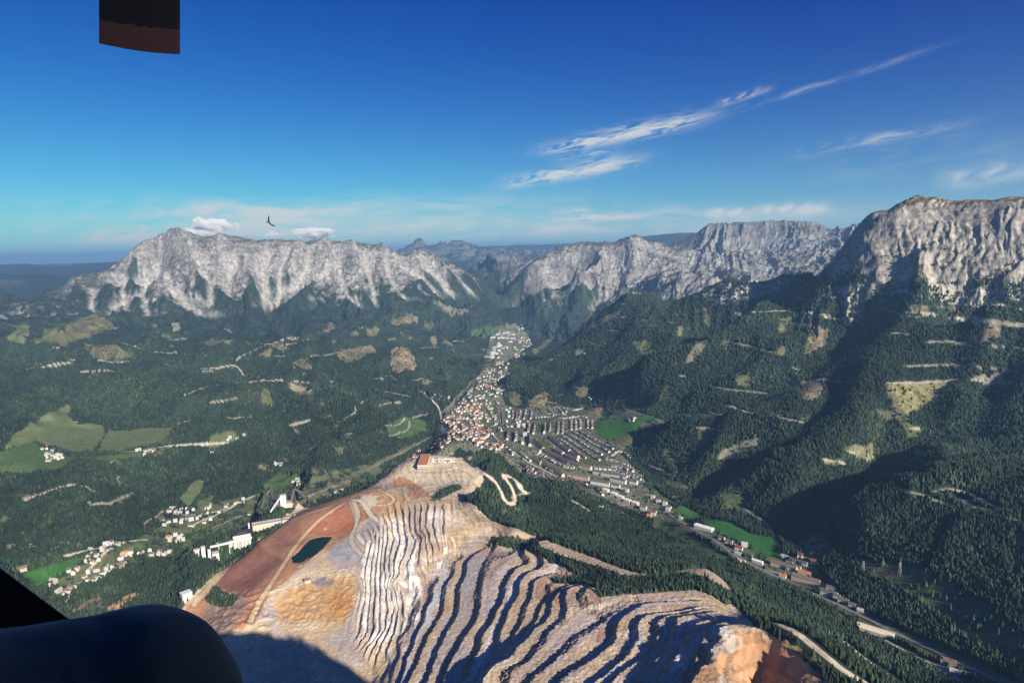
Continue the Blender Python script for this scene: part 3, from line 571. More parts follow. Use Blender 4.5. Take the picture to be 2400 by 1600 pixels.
for pts, c in [
 (C([(1180,860),(1230,800),(1290,790),(1340,820),(1250,850)]), BROWN), (C([(1790,830),(1850,795),(1890,840),(1905,900),(1840,935),(1790,900)]), (.24,.19,.12)), (C([(1300,962),(1370,980),(1440,1020),(1380,1030)]), (.26,.21,.14)),
 (C([(390,830),(430,798),(520,805),(640,845),(560,865),(440,860)]), (.13,.12,.065)), (C([(1560,830),(1710,800),(1725,830),(1600,890),(1540,860)]), BROWN), (C([(1200,1010),(1245,1005),(1250,1080),(1205,1080)]), OLIVE),
 (C([(1970,760),(2010,760),(2010,800),(1970,800)]), (.2,.18,.12)), (C([(1960,590),(2060,620),(2170,660),(2080,670),(2000,620)]), (.2,.19,.13)), (C([(1950,700),(2000,705),(1990,720),(1950,715)]), BROWN),
 (C([(1480,730),(1520,690),(1545,720),(1520,745)]), BROWN), (C([(1590,750),(1640,740),(1640,760)]), BROWN), (C([(1700,770),(1690,740),(1740,700),(1720,760)]), BROWN),(C([(1790,680),(1900,665),(1920,690),(1800,710)]), BROWN),
 (C([(690,700),(740,705),(750,725),(700,720)]), BROWN), (C([(790,735),(800,695),(830,700),(830,735)]), (.25,.23,.18)), (C([(1040,750),(1045,715),(1075,745)]), BROWN),
 (C([(1940,980),(1970,960),(1990,975),(1960,995)]), BROWN), (C([(1350,880),(1400,860),(1440,915),(1380,900)]), BROWN), (C([(1170,1360),(1210,1340),(1250,1360),(1220,1385)]), BROWN),(C([(920,915),(1080,895),(1090,905),(930,925)]), PALE),
 (D([(360,1090),(420,1085),(425,1125),(350,1110)]), (.34,.22,.12)), (D([(70,1060),(150,1010),(175,1030),(150,1090),(80,1080)]), (.22,.18,.09)), (D([(-20,1020),(40,1020),(45,1080),(0,1085)]), (.14,.14,.065)),
 (D([(1230,670),(1260,690),(1245,750),(1220,740)]), (.2,.19,.1)), (D([(1360,720),(1460,720),(1440,800),(1370,850),(1330,860),(1360,780)]), BROWN), (D([(1200,830),(1250,790),(1250,850),(1210,850)]), (.19,.18,.09)),
 (D([(1020,945),(1075,928),(1105,970),(1060,1000),(1020,980)]), (.16,.18,.08)), (D([(1340,960),(1420,960),(1430,1010),(1370,1080),(1310,1020)]), (.2,.17,.11)),
 (D([(1715,985),(1980,962),(2000,1000),(1900,1080),(1830,1120),(1760,1110),(1740,1040)]), (.2,.18,.09)), (D([(1790,645),(1850,612),(1920,622),(1930,660),(1820,665)]), (.17,.15,.09)), (D([(2100,785),(2180,705),(2270,690),(2250,750),(2160,800)]), (.19,.16,.1)),
 (D([(690,980),(740,1000),(735,1060),(690,1090)]), OLIVE), (D([(850,1175),(920,1185),(910,1250),(860,1280)]), (.13,.125,.075)), (D([(930,1340),(960,1280),(1080,1240),(1145,1215),(1130,1260),(1000,1320)]), (.33,.3,.24)),
 (D([(560,780),(660,780),(650,840),(580,850)]), OLIVE), (D([(750,712),(790,712),(780,750),(760,760)]), (.19,.19,.11)), (D([(1520,1270),(1660,1255),(1670,1330),(1600,1330)]), (.22,.21,.13)), (D([(1410,1320),(1530,1330),(1480,1375)]), (.17,.18,.09)),
 (D([(300,745),(380,690),(480,640),(520,640),(430,700),(330,750)]), (.24,.19,.13)), (D([(1050,1040),(1140,1025),(1130,1045)]), PALE), (D([(720,1430),(800,1420),(800,1460),(740,1470)]), OLIVE), (D([(970,1490),(1080,1480),(1070,1568),(980,1560)]), (.14,.15,.07)),
 (D([(2110,945),(2200,935),(2280,930),(2240,980),(2130,972)]), (.4,.35,.29)), (D([(970,785),(1012,780),(990,830)]), BROWN), (D([(780,870),(800,850),(880,760),(890,800),(830,880)]), (.2,.18,.13)), (D([(290,820),(330,818),(350,845),(300,850)]), PALE),
 (D([(590,625),(650,620),(640,660)]), BROWN), (D([(1760,1120),(1800,1110),(1850,1180),(1900,1190),(1830,1230)]), (.12,.14,.06)), (D([(1940,1130),(1960,1080),(1990,1020),(1960,1110)]), (.1,.13,.06)),
 (D([(260,1040),(340,980),(360,1040)]), (.16,.14,.08)), (D([(1610,540),(1650,560),(1600,690),(1560,690)]), (.2,.18,.13)),
 (Q([(1280,800),(1560,840),(1740,860),(1880,940),(2100,1080),(2230,1190),(2352,1300),(2352,1460),(2100,1360),(1900,1200),(1600,980),(1400,900)]), (.13,.125,.07)),
 (Q([(940,700),(1080,640),(1220,750),(1080,850),(950,780)]), (.13,.13,.075)), (Q([(190,350),(280,310),(295,370),(220,390)]), (.17,.17,.08)), (Q([(500,420),(600,350),(660,430),(560,460)]), (.14,.15,.07)),
 (Q([(2290,560),(2352,540),(2352,700),(2300,1000)]), (.11,.12,.06)), (Q([(0,50),(0,20),(160,130),(270,290),(230,280),(130,150)]), (.09,.11,.05)),
 (G([(1680,705),(1710,700),(1760,760),(1720,755)]), (.36,.2,.12)), (Q([(1205,1135),(1230,1135),(1310,1185),(1300,1200),(1210,1160)]), (.42,.17,.09)),
 (T([(1640,1120),(1760,1180),(2000,1330),(2140,1440),(2000,1400),(1800,1280),(1690,1190)],1400,1200), (.28,.24,.09)),
 (E([(400,1140),(540,1060),(660,990),(715,995),(620,1060),(500,1145)]), (.36,.27,.19)), (E([(620,1130),(760,1040),(880,985),(840,1030),(700,1120)]), (.42,.26,.15)), (E([(0,740),(70,715),(110,725),(60,750)]), BROWN),
 (E([(1800,430),(1960,415),(1965,440),(1820,470),(1640,520),(1640,505)]), (.28,.2,.15)),
 ]: CUTS.append(cover_poly(pts, c, 5, .5))
# small fellings, windthrow gaps and contour tracks all over the hills
hl = forest & (tpx > .6) & (DD > 1700) & (DD < 8200) & (H < 900)
gap = sm(fbm(X / 150, Y / 150, 4, 950) + .25 * fbm(X / 25, Y / 25, 2, 951), .40, .50) * hl
gcol = np.where((n1 > 0)[..., None], np.array((.12, .12, .065)), np.array((.17, .145, .095))) * (1 + .5 * n2 + .35 * nf)[..., None]
RGB = RGB * (1 - .85 * gap[..., None]) + gcol * .85 * gap[..., None]; forest &= ~(gap > .5)
lv = (H + 25 * fbm(X / 500, Y / 500, 2, 960)) / 105.0; near_l = np.abs(lv - np.round(lv)) * 105.0
trkm = (near_l < np.clip(slope, .08, .9) * 4.2) & (slope > .14) & hl & (fbm(X / 420, Y / 420, 2, 965) > .17)
paint(trkm * .85, (.33, .30, .235)); forest &= ~(blur(trkm, 1, 1) > .2)
# settled ground and kerbside
paint(Z_town & forest, (0.115, 0.125, 0.075)); paint((Z_town & forest) & (nf + n2 > .22), (0.27, 0.26, 0.225))
paint(poly(Q([(300,610),(480,690),(700,820),(870,930),(900,800),(1080,840),(1100,930),(1350,1130),(1300,1130),(900,960),(560,800),(330,650)])), (.13,.14,.08))
Z_set = Z_town | poly(Q([(330,600),(480,640),(620,710),(760,790),(870,780),(1000,790),(1080,840),(1100,930),(1370,1130),(1300,1130),(960,980),(860,930),(680,850),(560,780),(450,700),(330,650)]))
Z_set |= poly(E([(1000,600),(1250,480),(1600,400),(1900,300),(2200,240),(2340,200),(2352,300),(1900,480),(1700,520),(1540,640),(1200,700),(1180,780),(900,820),(720,860),(600,950),(450,1000),(320,1100),(260,990),(500,850),(700,760)]))
forest_town = Z_set & (n2 + .5 * nf + .3 * n1 > np.where(Z_town, 0.55, .25))
forest &= ~(Z_set & ~forest_town)
paint(Z_set & ~Z_town & ~meadow_m & (n2 < 0.1), (0.10, 0.12, 0.06))

# the open pit's colours
mine_noise = fbm(X / 130, Y / 130, 4, 601); mn2 = fbm(X / 26, Y / 26, 3, 611); mn3 = fbm((X * .5 + Y) / 60, (X - .5 * Y) / 9, 3, 621)
forest &= ~Z_mine
TAN, SAND, RED, WHITE, MAUVE, ORANGE, RUST = (.47,.35,.22), (.62,.50,.34), (.27,.115,.065), (.74,.71,.66), (.40,.35,.335), (.42,.21,.07), (.33,.15,.08)
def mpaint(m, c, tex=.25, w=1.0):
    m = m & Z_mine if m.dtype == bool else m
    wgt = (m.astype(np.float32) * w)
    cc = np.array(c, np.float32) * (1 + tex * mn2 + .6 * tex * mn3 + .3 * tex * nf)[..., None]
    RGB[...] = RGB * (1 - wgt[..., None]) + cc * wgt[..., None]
bstr0 = fbm(t * 1.3 + .25 * noise(X / 120, Y / 120, 645), X / 700, 2, 646)
mpaint(Z_mine, (.50,.375,.24), .3); mpaint(sm(mine_noise + .7 * stairm * bstr0, .0, .32) * Z_mine, MAUVE, .3, .85); mpaint(sm(-bstr0 - .1 + .3 * mine_noise, .12, .4) * stairm * Z_mine, (.60,.47,.31), .25, .8); mpaint(sm(-mine_noise, .1, .4) * Z_mine, SAND, .3, .7)
strk_m = fbm((X + .15 * Y) / 9, Y / 110, 3, 631); bstr = fbm(t * 5.5 + .3 * noise(X / 80, Y / 80, 640), X / 900, 3, 641)
def soft(pts, r=4, k=6): return sm(blur(poly(jig(pts, k)), 2, r + 3) + .42 * mn2 + .25 * mine_noise + .12 * nf, .30, .62) * Z_mine
mpaint(soft(TA([(0,1400),(250,1180),(430,1000),(800,600),(1100,420),(1550,230),(1900,150),(2200,300),(1900,420),(1720,480),(1640,620),(1400,760),(1200,900),(900,1160),(760,1400),(400,1568),(100,1500)]), 2), (.34,.175,.10), .35)
mpaint(soft(TA([(420,1020),(760,700),(1010,800),(1050,840),(900,960),(700,1200),(560,1120),(430,1060)]), 2), (.255,.115,.08), .3)
mpaint(soft(TA([(1250,560),(1500,340),(1620,330),(1690,480),(1640,580),(1400,610)]), 2), (.33,.135,.07), .25)
mpaint(soft(TA([(980,620),(1150,480),(1230,570),(1080,720),(1000,790),(880,700)]), 2), (.29,.14,.09), .35)
mpaint(soft(TA([(290,1250),(560,1130),(700,1180),(620,1400),(500,1568),(300,1568)]), 3), (.25,.175,.13), .5)
mpaint(soft(TA([(1010,1130),(1280,990),(1500,960),(1650,960),(1700,1100),(1650,1300),(1600,1420),(1000,1420),(1000,1250)]), 9) * .85, (.45,.27,.12), .5)
mpaint(soft(TA([(1420,1150),(1640,1100),(1660,1300),(1560,1380),(1440,1300)]), 6) * .8, ORANGE, .5); mpaint(soft(TA([(1050,1200),(1200,1180),(1150,1300)]), 6) * .8, (.40,.17,.07), .5)
mpaint(soft(TA([(930,1100),(1280,900),(1650,930),(1690,990),(1600,975),(1350,985),(1050,1130)]), 3), (.52,.41,.27), .3)
mpaint(soft(TA([(1300,1000),(1500,1000),(1500,1070),(1300,1060)]), 2), (.22,.19,.2), .3)
mpaint(soft(TA([(1400,800),(1600,640),(1650,620),(1750,740),(1850,760),(1830,860),(1700,840),(1450,860)]), 3), (.36,.33,.34), .4)
mpaint(soft(TA([(1450,860),(1700,850),(1830,860),(1850,960),(1700,900),(1500,900)]), 3), (.30,.26,.28), .4)
mpaint(soft(TA([(1700,230),(1900,190),(2100,200),(2200,330),(2080,400),(1900,420),(1780,350)]), 3), (.46,.27,.14), .4)
mpaint(soft(TA([(1700,260),(1850,230),(1930,280),(1850,380),(1780,380)]), 2), (.60,.50,.35), .2)
mpaint(soft(TB([(280,420),(330,320),(470,200),(560,150),(880,160),(1000,250),(1110,360),(1080,420),(900,380),(700,450),(560,500),(430,420)]), 2), (.60,.49,.33), .3)
mpaint(soft(TB([(300,330),(400,340),(500,420),(560,470),(640,520),(480,570),(400,430),(260,430)]), 2), (.40,.22,.12), .4)
mpaint(soft(TA([(1750,500),(1850,480),(1950,520),(2020,640),(1900,700),(1780,640)]), 3), (.33,.28,.29), .4)
mpaint(soft(TC([(0,300),(120,120),(350,60),(440,190),(520,330),(500,500),(600,720),(540,930),(400,1080),(260,1120),(120,1240),(-40,1100),(20,700)]), 8) * .95, WHITE, .28)
mpaint(soft(TC([(620,500),(720,420),(860,380),(820,520),(740,800),(680,1000),(600,1080),(520,1000),(640,740)]), 5), (.56,.53,.51), .28)
mpaint(soft(TC([(0,120),(130,60),(200,200),(150,280),(0,260)]), 4), (.34,.30,.31), .35)
mpaint(soft(TC([(740,120),(880,0),(1080,110),(1000,250),(860,330),(780,250)]), 3), (.58,.43,.24), .25)
mpaint(soft(TC([(990,330),(1150,330),(1080,600),(980,800),(880,800),(940,520)]), 4), (.42,.36,.34), .3)
mpaint(soft(TC([(1180,400),(1350,360),(1370,400),(1200,560),(1150,650),(1080,760),(1080,900),(1000,960),(960,800),(1060,650)]), 3), (.33,.24,.21), .3)
mpaint(soft(TC([(1560,700),(1620,620),(1700,620),(1710,780),(1600,800),(1540,800)]), 2), (.30,.18,.12), .2)
mpaint(soft(TC([(1720,670),(1840,680),(1850,860),(1800,900),(1730,800)]), 2), (.34,.20,.13), .2)
mpaint(soft(TC([(1880,720),(2352,700),(2352,780),(2100,840),(1900,880)]), 2), (.36,.24,.18), .3)
mpaint(soft(TD([(-400,1100),(0,860),(400,820),(200,920),(0,1080),(-500,1500)]), 3), (.46,.38,.35), .2)
mpaint(soft(TD([(0,1100),(200,1000),(120,1150),(0,1270)]), 3), (.38,.24,.19), .2)
mpaint(soft(TD([(740,1560),(930,1220),(1100,1280),(1200,1080),(1540,1100),(1700,1220),(2100,1560),(1500,1568)]), 2), (.42,.235,.13), .35)
mpaint(soft(TD([(1180,1230),(1320,1170),(1540,1180),(1700,1270),(1620,1290),(1400,1260),(1230,1300)]), 2), (.56,.42,.26), .4)
bs = np.clip(ms * 1.2, 0, 1) * Z_mine
pal = fbm(t * .85 + .35 * mn2, X / 230, 3, 647); pal2 = fbm(rib_t * .55 + .3 * mn2, Y / 260, 3, 648)
for a_, b_, c_ in ((.16, .34, (.66, .615, .56)), (-.36, -.18, (.32, .29, .27))):
    w1 = sm(pal, a_, b_) if a_ > 0 else 1 - sm(pal, a_, b_); w2 = sm(pal2, a_, b_) if a_ > 0 else 1 - sm(pal2, a_, b_)
    mpaint(w1 * bs, c_, .25, .75); mpaint(w2 * ribz, c_, .25, .6)
mpaint(sm(fbm(t * .7, Y / 200, 3, 649), .16, .34) * bs, (.45, .29, .165), .25, .6)
RGB *= np.where(Z_mine, 1.12 + bs * .45 * bstr, 1)[..., None]
RGB *= (1 + blur(white, 2, 4) * Z_mine * .25 * strk_m)[..., None]
rstr = fbm(rib_t * 2.7, Y / 500, 3, 643); RGB *= (1 + ribz * .5 * rstr)[..., None]
paint(ribz * sm(fbm(rib_t * 1.1, Y / 300, 2, 644), .12, .4) * .6, (.44, .33, .21)); paint(ribz * ((rib_f > .03) & (rib_f < .2)) * .45, (.26, .21, .17)); paint(ribz * ((rib_f > .3) & (rib_f < .5)) * .4, (.60, .53, .42))  # shade put into the colour of the rib risers, a paler band beside
# shade put into the bench faces by darkening them, plus pale bench edges
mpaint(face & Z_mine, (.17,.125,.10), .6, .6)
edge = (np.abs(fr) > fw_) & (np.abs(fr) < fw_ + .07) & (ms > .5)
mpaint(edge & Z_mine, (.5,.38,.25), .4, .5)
mpaint(sm(mn3 + .3 * mn2, .35, .6) * white, (.30,.26,.25), .2, .55); mpaint(sm(mine_noise + .5 * mn2, .3, .6) * white, (.50,.37,.22), .2, .6)
def road(pts, w, c, sheet=None, tex=.15, base=None):
    dd = dist(curve(pts, 4), w * 2.2, 9); a = 1 - sm(dd, w * .42, w * .62)
    cc = np.array(c, np.float32) * (1 + tex * nf + tex * n2)[..., None]
    if base: RGB[...] *= (1 - .28 * (sm(dd, w * .5, w * .62) * (1 - sm(dd, w * .75, w * 1.05))))[..., None]
    RGB[...] = RGB * (1 - a[..., None]) + cc * a[..., None]
    return dd
trk = 1e9 * np.ones(H.shape)
HAUL = [(R0, 26, (.40,.31,.22)), (R1, 22, (.42,.32,.24)), (RL, 15, (.46,.35,.23)), (RM, 13, (.50,.36,.22)),
 (TA([(1640,280),(1690,400),(1700,500),(1650,600),(1400,750),(1250,850),(1180,890)]), 10, (.45,.31,.2)), (TA([(1670,270),(1720,400),(1700,520),(1660,620),(1680,700),(1780,800),(1850,800)]), 14, (.47,.40,.32)),
 (TA([(1690,280),(1760,300),(1850,430),(1950,500),(2030,640),(2040,760),(2030,900)]), 15, (.55,.49,.4)), (TA([(1720,600),(1780,680),(1900,710),(1990,760),(1960,900)]), 13, (.58,.52,.44)),
 (TA([(870,1150),(1100,1060),(1350,960),(1620,920),(1730,1000),(1740,1150),(1690,1350),(1660,1480)]), 11, (.50,.42,.33)), (TA([(730,1400),(820,1200),(870,1130)]), 14, (.5,.37,.23)),
 (TA([(0,1310),(250,1120),(400,900),(450,820)]), 11, (.54,.43,.30)), (TA([(1900,180),(2010,230),(2050,280),(2000,320),(1900,330)]), 9, (.6,.5,.35)),
 (TB([(480,610),(470,760),(540,900),(520,1100),(500,1200),(580,1320),(580,1480),(540,1568)]), 18, (.36,.27,.22)), (TB([(600,610),(580,760),(570,900)]), 9, (.46,.34,.22)), (TB([(740,620),(730,760),(750,900),(760,1050),(700,1150),(720,1300),(740,1450)]), 12, (.56,.48,.38)),
 (TB([(750,830),(820,900),(850,970)]), 8, (.55,.42,.27)), (TB([(1100,360),(1080,420),(1000,420),(860,380),(700,450),(600,520),(480,560)]), 12, (.48,.38,.27)), (TB([(990,390),(1010,450),(930,500),(880,580),(900,620)]), 18, (.44,.35,.25)),
 (TB([(430,300),(700,300),(900,290),(990,320),(1000,380)]), 9, (.52,.38,.24)), (TB([(0,470),(200,450),(380,470),(430,560),(640,560),(860,570)]), 13, (.45,.35,.25)), (TB([(640,570),(760,560),(900,580)]), 12, (.45,.36,.26)),
 (TC([(1640,940),(1700,870),(1760,880),(1760,960),(1660,1060),(1420,1290),(1220,1370)]), 13, (.46,.35,.24)), (TC([(1800,880),(1740,830),(1620,850),(1540,930),(1440,1100),(1400,1150),(1370,1120),(1400,1000),(1480,720)]), 12, (.45,.33,.22)),
 (TC([(2352,800),(2200,850),(2000,930),(1800,1120),(1640,1290),(1450,1480),(1380,1568)]), 15, (.46,.37,.29)), (TD([(1540,1130),(1700,1240),(1850,1370),(2100,1568)]), 9, (.5,.36,.23)), (TD([(900,1568),(1250,1330),(1500,1280),(1700,1340),(1900,1500),(2000,1568)]), 16, (.40,.23,.13)),
 (TC([(200,1568),(330,1300),(420,1040)]), 9, (.47,.36,.25)), (TC([(240,400),(250,700),(280,900),(250,1100),(130,1290)]), 9, (.6,.55,.47)), (TC([(100,420),(80,700),(60,900)]), 9, (.58,.52,.42)),
 (TC([(340,1240),(370,1000),(350,760),(280,620)]), 9, (.52,.44,.34))]
for pts, w, c in HAUL: road(pts, w, tuple(min(.72, x * 1.12) for x in c), base=True)
# forest tracks and haul roads outside the pit
TRACKS = [D(p) for p in [[(1040,660),(1200,645),(1330,650),(1440,670),(1580,690)],[(1800,650),(1940,660)],[(2010,675),(2100,680),(2250,700),(2352,712)],[(2040,790),(2110,805)],[(1720,975),(1950,970),(2050,955)],[(2110,960),(2200,975),(2310,970)],
 [(980,1075),(1090,1110),(1170,1125),(1300,1115)],[(850,1180),(930,1185)],[(1430,1325),(1530,1345)],[(1530,1285),(1580,1300)],[(1050,803),(1090,800)],[(1290,905),(1320,915)],[(1380,955),(1450,960)],[(1730,745),(1830,750)],[(1160,1320),(1230,1340)],
 [(770,940),(800,945)],[(1830,1185),(1870,1183)],[(2040,1500),(2120,1540),(2230,1568)],[(640,1180),(700,1165)]]] + \
 [C(p) for p in [[(80,920),(250,890),(330,880)],[(450,870),(520,880),(600,875)],[(1080,870),(1150,830),(1300,780),(1470,775)],[(920,910),(1000,905),(1080,895),(1120,940)],[(850,1030),(960,990),(1130,970),(1300,960)],[(1330,1170),(1430,1145)],
 [(1580,1140),(1630,1110),(1635,1080),(1690,1050)],[(1770,1170),(1830,1165),(1860,1135)],[(1880,1150),(1870,1190),(1790,1220)],[(750,885),(830,905)],[(560,790),(700,830),(860,840)],[(1520,970),(1700,1000),(1900,1040)]]] + \
 [Q([(640,500),(760,580),(830,670)]), Q([(1940,430),(2060,490)]), Q([(1800,400),(1900,380),(2040,420),(2180,490),(2250,510)])]
for p in TRACKS:
    dd = road(p, 8 if p[0][1] > 800 else 12, (.36,.33,.26)); forest &= ~(dd < 12)
HAUL2 = [T([(1640,1010),(1780,1080),(1900,1150),(2100,1300),(2352,1500)],1400,1200), T([(2000,1060),(2150,1150),(2352,1240)],1400,1200)]
HAUL2 = [Q([(835,1200),(960,1260),(1100,1370),(1250,1490),(1380,1568)]), Q([(1260,1320),(1380,1420),(1540,1530),(1600,1590)]), TB([(900,190),(1080,290),(1200,370),(1270,470),(1300,550),(1350,590),(1400,560),(1370,440),(1320,370)]), TB([(1290,340),(1340,335),(1400,370),(1460,430)]), TB([(1410,380),(1450,450),(1520,500)]), TB([(1920,560),(2000,600),(2090,660)])]
for p in HAUL2:
    w = 10 if p[0][0] > 1700 else 10
    dd = road(p, w * 1.2, (.52,.44,.35)); forest &= ~(dd < w * 1.7)
for p in [C([(330,1305),(450,1290),(610,1288),(760,1265),(870,1258),(1050,1250)]), C([(1930,1010),(1990,1060),(2020,1100),(2035,1200),(2040,1240)]), E([(990,520),(1160,540),(1350,510),(1560,420)]), E([(400,790),(600,740),(800,700),(900,690)]), E([(560,860),(640,770),(690,740)]), E([(1180,600),(1340,530),(1440,480)])]:
    dd = road(p, 9, (.46,.43,.37)); forest &= ~(dd < 14)
MAIN = [Q([(150,520),(330,628),(480,712),(560,775),(680,845),(780,892),(950,970),(1150,1062),(1400,1180),(1600,1280),(1800,1370),(2050,1490),(2250,1590)]), Q([(1500,1310),(1620,1370),(1760,1440),(1880,1500),(1960,1568)]), G([(-200,430),(0,345),(240,225),(440,125),(560,60)]), K([(160,880),(240,810),(340,700),(480,570),(560,490)])]
for i, p in enumerate(MAIN):
    dd = dist(castl and curve(p, 4), 40, 9); forest &= ~(dd < (26 if i == 0 else 16)); forest_town &= ~(dd < 20); paint((dd < 24) & ~Z_mine & ~meadow_m, (.12, .125, .075))
forest &= ~poly(Q([(1350,1200),(1380,1180),(1560,1280),(1560,1330),(1480,1320),(1340,1262)]))
forest &= ~poly(Q([(940,860),(1080,860),(1250,1030),(1380,1130),(1300,1130),(1000,980)]))
# green terraces inside the pit rim
strip = poly(TC([(1130,300),(1220,230),(1350,225),(1500,250),(1700,350),(1900,420),(2100,480),(2352,560),(2352,760),(2100,690),(1960,620),(1990,590),(1850,480),(1720,470),(1640,390),(1500,345),(1300,320)]))
strip |= poly(TD([(0,500),(300,600),(800,560),(1000,610),(1200,720),(1300,820),(1180,850),(1050,760),(900,710),(500,740),(200,760),(0,780)]))
strip |= poly(TB([(640,560),(680,490),(800,420),(900,420),(910,450),(780,510),(700,560)])) | poly(TC([(1720,610),(1980,590),(2060,650),(1900,660),(1740,640)])) | poly(TA([(340,1150),(420,1060),(480,1120),(620,1180),(560,1260),(440,1260),(320,1210)]))
strip &= (n2 + nf * .4 > -.45)
paint(strip, (0.06, 0.07, 0.035)); forest |= strip
print('cover', round(time.time() - T0, 1))

# ------------------------------------------------------------------ materials
def mat(name, c, rough=.8, spec=.3, noise_s=None, noise_a=.2, metal=0, c2=None):
    m = bpy.data.materials.new(name); m.use_nodes = True; nt = m.node_tree; b = nt.nodes['Principled BSDF']
    b.inputs['Roughness'].default_value = rough; b.inputs['Specular IOR Level'].default_value = spec; b.inputs['Metallic'].default_value = metal
    if noise_s is None: b.inputs['Base Color'].default_value = (*c, 1); return m
    tc = nt.nodes.new('ShaderNodeTexCoord'); n = nt.nodes.new('ShaderNodeTexNoise'); n.inputs['Scale'].default_value = noise_s; n.inputs['Detail'].default_value = 5
    r = nt.nodes.new('ShaderNodeValToRGB'); c2 = c2 or tuple(x * (1 + noise_a) for x in c)
    r.color_ramp.elements[0].position = .35; r.color_ramp.elements[0].color = (*[x * (1 - noise_a) for x in c], 1)
    r.color_ramp.elements[1].position = .65; r.color_ramp.elements[1].color = (*c2, 1)
    nt.links.new(tc.outputs['Object'], n.inputs['Vector']); nt.links.new(n.outputs['Fac'], r.inputs['Fac']); nt.links.new(r.outputs['Color'], b.inputs['Base Color'])
    return m
def attr_mat(name, scale, amt, rough=.95, spec=.1):
    m = bpy.data.materials.new(name); m.use_nodes = True; nt = m.node_tree; b = nt.nodes['Principled BSDF']
    b.inputs['Roughness'].default_value = rough; b.inputs['Specular IOR Level'].default_value = spec
    a = nt.nodes.new('ShaderNodeAttribute'); a.attribute_name = 'cover'
    g = nt.nodes.new('ShaderNodeNewGeometry'); n = nt.nodes.new('ShaderNodeTexNoise'); n.inputs['Scale'].default_value = scale; n.inputs['Detail'].default_value = 6
    mr = nt.nodes.new('ShaderNodeMapRange'); mr.inputs[1].default_value = .25; mr.inputs[2].default_value = .75; mr.inputs[3].default_value = 1 - amt; mr.inputs[4].default_value = 1 + amt
    mx = nt.nodes.new('ShaderNodeVectorMath'); mx.operation = 'SCALE'
    nt.links.new(g.outputs['Position'], n.inputs['Vector']); nt.links.new(n.outputs['Fac'], mr.inputs[0]); nt.links.new(mr.outputs[0], mx.inputs['Scale'])
    nt.links.new(a.outputs['Color'], mx.inputs[0]); nt.links.new(mx.outputs[0], b.inputs['Base Color'])
    return m
M_ground = attr_mat('ground_cover', .09, .22)
def bumpy(m, layers, cs=None, ca=.4):
    nt = m.node_tree; b = nt.nodes['Principled BSDF']; g = nt.nodes.new('ShaderNodeNewGeometry'); prev = None
    for sc_, dst, det, st_ in layers:
        mp = nt.nodes.new('ShaderNodeMapping'); mp.inputs['Scale'].default_value = (1, 1, st_)
        n = nt.nodes.new('ShaderNodeTexNoise'); n.noise_type = 'RIDGED_MULTIFRACTAL' if dst > 3 else 'FBM'; n.inputs['Scale'].default_value = sc_; n.inputs['Detail'].default_value = det; n.inputs['Roughness'].default_value = .6
        bp = nt.nodes.new('ShaderNodeBump'); bp.inputs['Distance'].default_value = dst; bp.inputs['Strength'].default_value = 1
        nt.links.new(g.outputs['Position'], mp.inputs[0]); nt.links.new(mp.outputs[0], n.inputs['Vector']); nt.links.new(n.outputs['Fac'], bp.inputs['Height'])
        if prev: nt.links.new(prev, bp.inputs['Normal'])
        prev = bp.outputs[0]
    nt.links.new(prev, b.inputs['Normal'])
    return m
M_rock = bumpy(attr_mat('limestone_and_woods', .022, .55), [(.006, 26, 7, .6), (.03, 6, 5, .5)])
M_cliff = bumpy(attr_mat('grey_cliff', .035, .5), [(.012, 14, 7, .45), (.06, 3.5, 5, .4)])
M_pit = bumpy(attr_mat('broken_ore_rock', .16, .16), [(.16, 1.6, 6, 1.0)])
M_tree = attr_mat('needles', .5, .3, .9, .15)

def mesh_from(V, faces_list, name, colors=None, mats=()):
    """faces_list: list of int arrays (n, k)"""
    me = bpy.data.meshes.new(name); me.vertices.add(len(V)); me.vertices.foreach_set('co', np.ascontiguousarray(V, np.float32).ravel())
    loops = np.concatenate([f.ravel() for f in faces_list]).astype(np.int32)
    tot = np.concatenate([np.full(len(f), f.shape[1], np.int32) for f in faces_list])
    me.loops.add(len(loops)); me.loops.foreach_set('vertex_index', loops)
    me.polygons.add(len(tot)); me.polygons.foreach_set('loop_start', np.concatenate([[0], np.cumsum(tot)[:-1]]).astype(np.int32)); me.polygons.foreach_set('loop_total', tot)
    if colors is not None:
        ca_ = me.color_attributes.new('cover', 'FLOAT_COLOR', 'POINT')
        c4 = np.ones((len(V), 4), np.float32); c4[:, :3] = colors; ca_.data.foreach_set('color', c4.ravel())
    me.update(calc_edges=True)
    for m in mats: me.materials.append(m)
    return me
def link(name, me, parent=None):
    o = bpy.data.objects.new(name, me); col.objects.link(o); o.parent = parent; return o
def tag(o, label=None, cat=None, group=None, kind=None):
    for k, v in (('label', label), ('category', cat), ('group', group), ('kind', kind)):
        if v: o[k] = v
    return o

